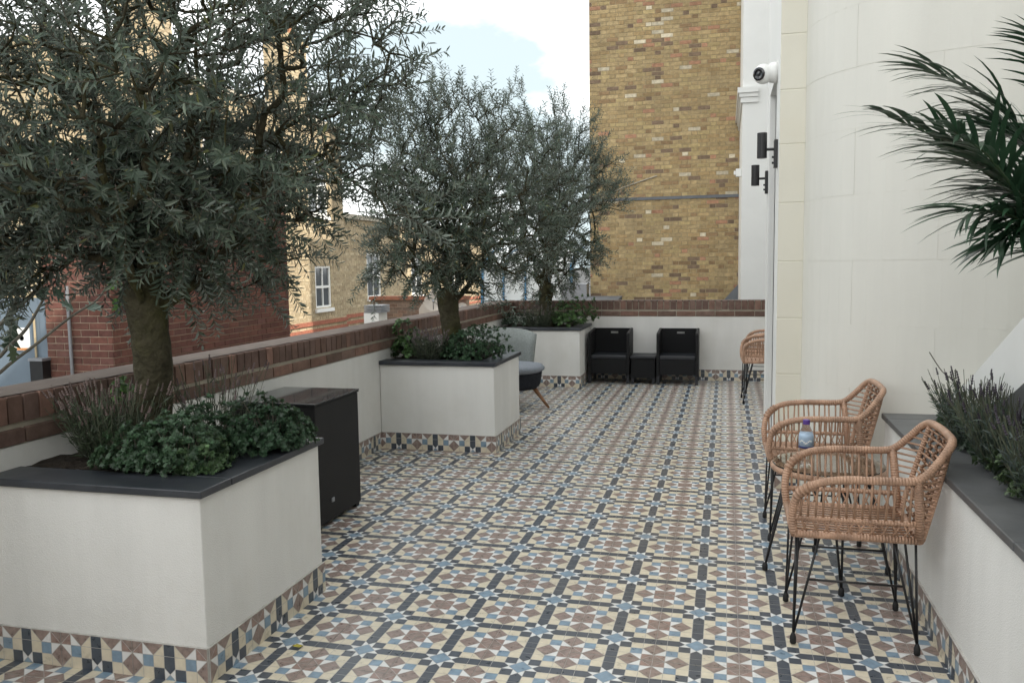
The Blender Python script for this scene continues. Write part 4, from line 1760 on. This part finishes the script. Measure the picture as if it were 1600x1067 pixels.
# ------------------------------------------------------------------ palm on the right
def palm():
    t = thing('palm', 'dark green palm with feathery fronds reaching in from the right edge', 'palm', (.985, 2.62, .64))
    O = Vector((1.0, 2.64, 1.28))
    mb = MB()
    mb.tube(spline([(.985, 2.62, .62), (.99, 2.63, .95), tuple(O)], 4), [.05, .05, .05, .05, .047, .045, .045, .042, .04], 10)
    mb.obj('trunk', 'bark', t, smooth=True)
    fr = []
    # tips set out by direction from the crown: x, y, z of middle and tip
    def pt(px, py, Y):
        return at_y(px, py, Y)
    fr.append((pt(1560, 285, 2.55), pt(1388, 182, 2.45), .17, 1))
    fr.append((pt(1600, 205, 2.75), pt(1455, 112, 2.80), .20, 1))
    fr.append((pt(1590, 300, 2.45), pt(1490, 205, 2.30), .19, 1))
    fr.append((pt(1690, 190, 2.6), pt(1640, 70, 2.55), .18, 1))
    fr.append((pt(1610, 330, 2.7), pt(1530, 262, 2.75), .20, 1))
    fr.append((pt(1620, 360, 2.5), pt(1520, 330, 2.4), .19, 1))
    fr.append((pt(1640, 260, 2.65), pt(1545, 200, 2.7), .2, 1))
    fr.append((pt(1660, 330, 2.6), pt(1600, 345, 2.5), .18, 1))
    fr.append((pt(1640, 300, 2.75), pt(1560, 190, 2.8), .2, 1))
    fr.append((pt(1650, 340, 2.6), pt(1560, 300, 2.65), .2, 1))
    fr.append((pt(1600, 300, 2.55), pt(1470, 232, 2.5), .16, 1))
    fr.append((pt(1620, 390, 2.55), pt(1570, 375, 2.5), .15, 1))
    fr.append((Vector((1.25, 2.3, 1.75)), Vector((1.35, 1.9, 1.95)), .2, 1))
    fr.append((Vector((1.3, 2.7, 1.8)), Vector((1.6, 2.8, 1.9)), .2, 1))
    fr.append((Vector((1.1, 2.95, 1.8)), Vector((1.25, 3.3, 2.0)), .2, 1))
    for mid, tip, ll, _ in fr:
        S = spline([tuple(O), tuple(O.lerp(mid, .5) + Vector((0, 0, .06))), tuple(mid), tuple(mid.lerp(tip, .5) + Vector((0, 0, .02))), tuple(tip)], 8)
        r = MB()
        r.c = (.05, .085, .04, 1)
        r.tube(S, [.006 * (1.1 - k / len(S)) + .001 for k in range(len(S))], 5)
        ro = r.obj('frond', 'palm', t)
        lv = Leaves()
        n = 33
        for k in range(n):
            f = .22 + .78 * k / n
            x = f * (len(S) - 1)
            i = min(int(x), len(S) - 2)
            p = S[i].lerp(S[i + 1], x - i)
            d = (S[i + 1] - S[i]).normalized()
            up = Vector((0, 0, 1))
            s_ = d.cross(up).normalized()
            u = s_.cross(d)
            for sg in (1, -1):
                c = RND.uniform(.7, 1.3)
                L_ = ll * math.sin(math.pi * min(.97, .18 + .80 * (f - .2))) ** .5 * RND.uniform(.85, 1.1)
                dv = (s_ * sg * (.80 - .25 * f) + d * (.50 + .75 * f) + u * RND.uniform(-.30, .38) + rv(.22))
                lv.add(p, dv, u + s_ * sg * -.35 + rv(.15), L_ * 1.2, .0140, (.028 * c, .072 * c, .036 * c))
        lo = lv.obj('leaflets', 'palm', t, 'strap', curl=.16)
        lo.parent = ro
    return t


palm()


# ------------------------------------------------------------------ rattan chairs
def rattan_chair(label, loc, group):
    t = thing('rattan_chair', label, 'chair', (0, 0, 0), group)
    zb = .418
    # continuous rim: front foot of the arm, arm, back top, mirrored
    half = [(-.225, -.190, zb), (-.232, -.20, .50), (-.212, -.222, .575), (-.150, -.242, .622), (-.06, -.248, .640), (.06, -.25, .643), (.155, -.248, .646), (.195, -.243, .662), (.240, -.229, .708), (.278, -.207, .755), (.298, -.165, .776), (.304, -.08, .781)]
    rim = half + [(.305, 0, .782)] + [(x, -y, z) for x, y, z in half[::-1]]
    RS = spline(rim, 5)
    mb = MB()
    mb.tube(RS, .0150, 10)
    mb.obj('rim', 'rattan', t, smooth=True)
    # seat frame
    mb = MB()
    mb.tube([(-.225, -.19, zb), (-.225, .19, zb)], .0145, 8)
    mb.tube([(.20, -.19, zb), (.20, .19, zb)], .0145, 8)
    mb.tube([(-.225, -.19, zb), (.20, -.19, zb)], .0145, 8)
    mb.tube([(-.225, .19, zb), (.20, .19, zb)], .0145, 8)
    mb.obj('seat_frame', 'rattan', t, smooth=True)

    def arm_at(x, sg):
        best = min((p for p in RS if p.y * sg > .12), key=lambda p: abs(p.x - x) + (0 if p.z > .45 else 9))
        return best

    def flare(x, z, sg):
        a = arm_at(x, sg)
        f = (z - zb) / max(.01, a.z - zb)
        return Vector((x, sg * (.19 + (abs(a.y) - .19) * min(1, f)), z))
    for sg in (-1, 1):
        mb = MB()
        mb.tube(spline([flare(x, .482, sg) for x in (-.222, -.1, .05, .185)], 3), .010, 7)
        mb.obj('rail', 'rattan', t, smooth=True)
        mb = MB()
        a = arm_at(.178, sg)
        mb.tube([(.197, sg * .19, zb), flare(.19, .53, sg), (a.x, a.y, a.z)], .0155, 8)
        mb.obj('post', 'rattan', t, smooth=True)
        n = 15
        for k in range(n):
            x = -.205 + .365 * k / (n - 1)
            a = arm_at(x, sg)
            if a.z < .52:
                continue
            x2 = x + RND.uniform(-.006, .006)
            mb = MB()
            mb.tube([flare(x, .482, sg), flare((x + x2) / 2, (.482 + a.z) / 2, sg) + rv(.002), Vector((x2, a.y, a.z))], .0046, 5)
            mb.obj('slat', 'cane', t, smooth=True)
        for k in range(10):        # crossed canes below the rail
            x = -.205 + .385 * k / 10
            mb = MB()
            mb.tube([flare(x, zb, sg), flare(x + .017, (zb + .482) / 2, sg), flare(x + .030, .482, sg)], .0034, 5)
            mb.tube([flare(x + .030, zb, sg), flare(x + .014, (zb + .482) / 2, sg), flare(x, .482, sg) + Vector((0, .004 * sg, 0))], .0034, 5)
            mb.obj('slat', 'cane', t, smooth=True)
        # lashings where the arm meets its front
        mb = MB()
        for k in range(5):
            p = RS[9 + k] if sg < 0 else RS[-10 - k]
            q = RS[10 + k] if sg < 0 else RS[-11 - k]
            mb.tube([p, p.lerp(q, .6)], .0192, 9)
        mb.obj('lashing', 'cane', t, smooth=True)
    # back: canes across, bowed backwards, with three braids
    def edge_at(z):
        f = (z - zb) / (.775 - zb)
        return .207 + .092 * f, .186 - .03 * f * f

    def side_at(z):
        if z < .655:
            return .192, .19 + .055 * (z - zb) / (.655 - zb)
        zz = (.655, .662, .708, .755, .776)
        return float(np.interp(z, zz, (.188, .195, .240, .278, .298))), float(np.interp(z, zz, (.244, .243, .229, .207, .165)))
    for sg in (-1, 1):
        mb = MB()
        mb.tube(spline([(edge_at(z)[0], sg * edge_at(z)[1], z) for z in np.linspace(zb, .772, 6)], 3), .0105, 8)
        mb.obj('back_post', 'rattan', t, smooth=True)
    for k in range(14):
        z = zb + .028 + (.755 - zb - .028) * k / 13
        ex, ey = edge_at(z)
        sx_, sy2 = side_at(z)
        mb = MB()
        P = [(sx_, -sy2, z + .004), ((sx_ + ex) / 2 + .006, -(sy2 + ey) / 2 - .004, z), (ex, -ey, z), (ex + .012, -ey * .5, z - .004), (ex + .016, 0, z - .005)]
        P = P + [(a, -b, c) for a, b, c in P[::-1][1:]]
        mb.tube(spline(P, 3), .0045, 5)
        mb.obj('slat', 'cane', t, smooth=True)
    for y in (-.115, -.04, .04, .115):
        mb = MB()
        P = []
        for k in range(44):
            z = zb + (.772 - zb) * k / 43
            ex, ey = edge_at(z)
            P.append(Vector((ex + .016 * (1 - (y / ey) ** 2) + .0075 * math.sin(k * 1.55), y * (1 - .12 * (k / 43)) + .007 * math.cos(k * 1.55), z)))
        mb.tube(P, .0068, 5)
        mb.obj('braid', 'cane_dark', t, smooth=True)
    # seat canes
    for k in range(12):
        y = -.175 + .35 * k / 11
        mb = MB()
        mb.tube([(-.225, y, zb + .008), (-.02, y, zb + .0), (.20, y, zb + .008)], .0046, 5)
        mb.obj('slat', 'cane', t, smooth=True)
    for k in range(5):
        x = -.18 + .085 * k
        mb = MB()
        mb.tube([(x, -.185, zb - .005), (x, .185, zb - .005)], .0055, 5)
        mb.obj('seat_cross_cane', 'cane_dark', t, smooth=True)
    # hairpin legs with rubber feet
    for sx in (-1, 1):
        for sg in (-1, 1):
            ft = Vector((-.222 if sx < 0 else .200, sg * .196, .004))
            mb = MB()
            for top in ((-.215 if sx < 0 else .19, sg * .17, zb - .01), (-.135 if sx < 0 else .115, sg * .18, zb - .01), (-.20 if sx < 0 else .165, sg * .10, zb - .01)):
                mb.tube([Vector(top), ft + Vector((0, 0, .03))], .0048, 6)
            lo = mb.obj('leg', 'black_metal', t, smooth=True)
            mb = MB()
            mb.lathe([(.0085, 0), (.0115, .003), (.0115, .024), (.008, .036), (.004, .044)], ft + Vector((0, 0, -.003)), 12)
            fo = mb.obj('foot', 'rubber', t, smooth=True)
            fo.parent = lo
    for sg in (-1, 1):
        mb = MB()
        z = .245
        f = (zb - .01 - z) / (zb - .04)
        a = Vector((-.135, sg * .18, zb - .01)).lerp(Vector((-.222, sg * .196, .034)), f)
        b = Vector((.115, sg * .18, zb - .01)).lerp(Vector((.2, sg * .196, .034)), f)
        mb.tube([a, b], .0042, 6)
        mb.obj('brace', 'black_metal', t, smooth=True)
    t.location = loc
    return t


GC = 'rattan armchairs on black hairpin legs'
ch = rattan_chair('nearest rattan armchair with hairpin legs, in front of the glass table', (.475, 3.305, .003), GC)
for lab, loc, rz in (('second rattan armchair with hairpin legs, just beyond the glass table', (.445, 4.462, .003), 0.02),
                     ('rattan armchair half hidden by the white corner, in front of another at the far end', (.395, 8.60, .003), 0.03),
                     ('rattan armchair half hidden by the white corner, against the far parapet', (.445, 9.28, .003), -0.04)):
    c = copy_tree(ch)
    c.location = loc
    c.rotation_euler = (0, 0, rz)
    c['label'] = lab

# glass-topped rattan table
TC = Vector((.452, 3.88, .003))
t = thing('side_table', 'round glass topped rattan table between the two nearest wicker armchairs', 'table', tuple(TC))
mb = MB()
mb.tube([TC + Vector((.235 * math.cos(a), .235 * math.sin(a), .485)) for a in np.linspace(0, 2 * math.pi, 49)[:-1]], .014, 9, closed=True)
mb.obj('rim', 'rattan', t, smooth=True)
mb = MB()
mb.lathe([(0, .500), (.238, .500), (.240, .503), (.238, .506), (0, .506)], TC, 48)
mb.obj('glass_top', 'glass', t)
for k in range(22):
    y = -.215 + .43 * k / 21
    w = math.sqrt(max(.001, .228 ** 2 - y * y))
    mb = MB()
    mb.tube([TC + Vector((-w, y, .478)), TC + Vector((w, y, .478))], .005, 5)
    mb.obj('slat', 'cane', t, smooth=True)
for k, a in enumerate((-1.45, .12, 1.65, 3.25)):
    mb = MB()
    ft = TC + Vector((.268 * math.cos(a), .268 * math.sin(a), .02))
    for da in (-.16, .16):
        mb.tube([TC + Vector((.17 * math.cos(a + da), .17 * math.sin(a + da), .47)), ft], .0055, 6)
    lo = mb.obj('leg', 'black_metal', t, smooth=True)
    mb = MB()
    mb.lathe([(.009, 0), (.0125, .003), (.0125, .025), (.008, .036)], Vector((ft.x, ft.y, .002)), 12)
    fo = mb.obj('foot', 'rubber', t, smooth=True)
    fo.parent = lo

# water bottle
BC = Vector((.352, 3.83, .5105))
t = thing('water_bottle', 'clear plastic water bottle with purple cap and blue label on the glass table', 'bottle', tuple(BC))
mb = MB()
prof = [(.0, .002), (.026, .0), (.031, .006), (.031, .04), (.0285, .05), (.031, .06), (.0315, .075), (.0315, .122), (.031, .13), (.026, .152), (.016, .172), (.0125, .178), (.0125, .188)]
mb.lathe(prof, BC, 28)
mb.obj('body', glass_mat('clear_plastic', (.97, .98, 1.0), .05, 1.15), t, smooth=True)
mb = MB()
mb.lathe([(.0322, .078), (.0322, .128), (.0292, .142)], BC, 28)
lab = mb.obj('label', 'label_blue', t, smooth=True)
mb = MB()
mb.lathe([(.0325, .076), (.0325, .086)], BC, 28)
k = mb.obj('label_band', 'label_navy', t, smooth=True)
k.parent = lab
mb = MB()
for i in range(9):          # pale wave printed on the label
    a = -2.6 + i * .19
    z = .103 + .006 * math.sin(i * 1.1)
    mb.obox(BC + Vector((.0326 * math.cos(a), .0326 * math.sin(a), z)), Vector((-math.sin(a), math.cos(a), 0)) * .0062, Vector((0, 0, .006)), Vector((math.cos(a), math.sin(a), 0)) * .0004)
k = mb.obj('label_print', 'white', t)
k.parent = lab
mb = MB()
mb.lathe([(.0148, .181), (.0152, .183), (.0152, .199), (.0135, .2015), (0, .2015)], BC, 24)
mb.obj('cap', 'purple', t)

# ------------------------------------------------------------------ black woven box
BX = (-2.575, -2.095, 3.90, 4.435)
t = thing('wicker_box', 'tall black woven wicker box with glass lid between the nearest and middle planters', 'storage box', ((BX[0] + BX[1]) / 2, (BX[2] + BX[3]) / 2, 0))
mb = MB()
mb.box(BX[0], BX[1], BX[2], BX[3], .025, .682)
mb.obj('body', 'weave', t, bevel=.008)
mb = MB()
for x in (BX[0] + .03, BX[1] - .03):
    for y in (BX[2] + .03, BX[3] - .03):
        mb = MB()
        mb.box(x - .02, x + .02, y - .02, y + .02, .003, .024)
        mb.obj('foot', 'rubber', t)
mb = MB()
mb.box(BX[0] - .004, BX[1] + .004, BX[2] - .004, BX[3] + .004, .6825, .692)
mb.obj('lid_frame', 'weave', t, bevel=.002)
mb = MB()
mb.box(BX[0] - .006, BX[1] + .006, BX[2] - .006, BX[3] + .006, .6925, .700)
mb.obj('glass_top', 'smoked', t, bevel=.002)
mb = MB()
mb.box(BX[1] + .0005, BX[1] + .006, 4.055, 4.085, .125, .15)
mb.obj('badge', 'steel', t, bevel=.001)


# ------------------------------------------------------------------ black plastic cube chairs and table
def cube_chair(label, x0, x1):
    y0, y1 = 9.60, 10.03
    t = thing('cube_chair', label, 'chair', ((x0 + x1) / 2, (y0 + y1) / 2, 0), 'dark cube armchairs against the far parapet')
    th = .032
    for a, b in ((x0, x0 + th), (x1 - th, x1)):
        mb = MB()
        mb.prism([(a, y0, .10), (a, y1, .10), (a, y1, .628), (a, y0 + .02, .600), (a, y0, .580)], (b - a, 0, 0))
        mb.obj('arm_panel', 'weave', t, bevel=.006)
    # back panel with a grip slot
    mb = MB()
    hx0, hx1, hz0, hz1 = (x0 + x1) / 2 - .045 + .02, (x0 + x1) / 2 + .045 + .02, .562, .588
    yb0, yb1 = y1 - .05, y1 - .018
    for a, b, c, d in ((x0 + th + .001, x1 - th - .001, .12, hz0), (x0 + th + .001, x1 - th - .001, hz1, .626), (x0 + th + .001, hx0, hz0, hz1), (hx1, x1 - th - .001, hz0, hz1)):
        mb.box(a, b, yb0, yb1, c, d)
    mb.obj('backrest', 'weave', t)
    mb = MB()
    mb.box(x0 + th + .001, x1 - th - .001, y0 + .01, yb0 - .001, .29, .335)
    mb.obj('seat', 'plastic_dark', t, bevel=.01)
    mb = MB()
    mb.box(x0 + th + .001, x1 - th - .001, y0 + .014, y0 + .034, .115, .289)
    mb.obj('front_panel', 'weave', t)
    for x in (x0 + .018, x1 - .018):
        for y in (y0 + .02, y1 - .03):
            mb = MB()
            mb.box(x - .017, x + .017, y - .018, y + .018, .003, .0995)
            mb.obj('leg', 'plastic_dark', t)
    return t


cube_chair('dark cube armchair with grip slot next to the farthest planter', -1.568, -1.085)
cube_chair('dark cube armchair with grip slot right of the low cube table', -.772, -.300)
t = thing('cube_table', 'low dark cube table between the two dark cube armchairs', 'table', (-.93, 9.8, 0))
mb = MB()
mb.box(-1.078, -.780, 9.62, 9.98, .30, .328)
mb.obj('table_top', 'plastic_dark', t, bevel=.005)
mb = MB()
mb.box(-1.066, -.792, 9.632, 9.968, .07, .299)
mb.obj('body', 'weave', t)
for x in (-1.05, -.808):
    for y in (9.65, 9.95):
        mb = MB()
        mb.box(x - .015, x + .015, y - .015, y + .015, .003, .0695)
        mb.obj('leg', 'plastic_dark', t)


# ------------------------------------------------------------------ grey armchair behind the middle planter
def armchair():
    t = thing('armchair', 'grey upholstered armchair with wooden legs half hidden behind the middle planter', 'armchair', (0, 0, 0))
    cx, cyy = 0.0, 0.0
    # curved back shell, open towards +x
    mb = MB()
    n = 17
    rings = []
    for k in range(n):
        a = math.radians(84 + (276 - 84) * k / (n - 1))
        top = .765 - .06 * (abs(k - (n - 1) / 2) / ((n - 1) / 2)) ** 3
        row = []
        for z, ro, ri in ((.20, .27, .24), (.42, .31, .27), (.60, .335, .295), (top, .35, .325)):
            row.append((Vector((cx + math.cos(a) * ro * .95, cyy + math.sin(a) * ro, z)), Vector((cx + math.cos(a) * ri * .95, cyy + math.sin(a) * ri, z))))
        rings.append(row)
    O = [[mb.vert(q[0]) for q in r] for r in rings]
    I = [[mb.vert(q[1]) for q in r] for r in rings]
    for k in range(n - 1):
        for j in range(3):
            mb.face((O[k][j], O[k][j + 1], O[k + 1][j + 1], O[k + 1][j]))
            mb.face((I[k][j], I[k + 1][j], I[k + 1][j + 1], I[k][j + 1]))
        mb.face((O[k][3], I[k][3], I[k + 1][3], O[k + 1][3]))
        mb.face((O[k][0], O[k + 1][0], I[k + 1][0], I[k][0]))
    for k in (0, n - 1):
        for j in range(3):
            mb.face((O[k][j], I[k][j], I[k][j + 1], O[k][j + 1]))
    mb.obj('back_shell', 'fabric', t, smooth=True)
    mb = MB()
    mb.lathe([(0, .20), (.24, .20), (.275, .24), (.295, .36), (.0, .36)], (cx + .10, cyy, 0), 32)
    mb.obj('seat_base', 'fabric_dark', t, smooth=False)
    mb = MB()
    mb.lathe([(.0, .362), (.27, .362), (.305, .385), (.31, .405), (.285, .432), (.2, .445), (0, .45)], (cx + .12, cyy, 0), 32)
    mb.obj('cushion', 'fabric_pale', t, smooth=True)
    for dx, dy in ((.16, -.16), (.16, .16), (-.16, -.16), (-.16, .16)):
        mb = MB()
        mb.tube([(cx + .08 + dx, cyy + dy, .20), (cx + .08 + dx * 1.65, cyy + dy * 1.65, .003)], [.022, .012], 10)
        mb.obj('leg', 'wood', t, smooth=True)
    t.location = (-2.11, 7.90, 0)
    t.rotation_euler = (0, 0, math.radians(-42))


armchair()

# fallen leaf
lf = MB()
p = at_y(465, 1012, 2.66)
d = ray(465, 1012)
p = d * (-H / d.z) + Vector((0, 0, H))
pts = [(-.022, 0, .004), (-.008, .012, .008), (.012, .010, .006), (.026, 0, .010), (.012, -.011, .006), (-.008, -.012, .008)]
c0 = lf.vert((p.x, p.y, .005))
ids = [lf.vert((p.x + a, p.y + b, .003 + c)) for a, b, c in pts]
for i in range(6):
    lf.face((c0, ids[i], ids[(i + 1) % 6]))
tag(lf.obj('fallen_leaf', 'yellow_leaf'), 'single yellow fallen leaf on the patterned tiles near the nearest planter', 'leaf')
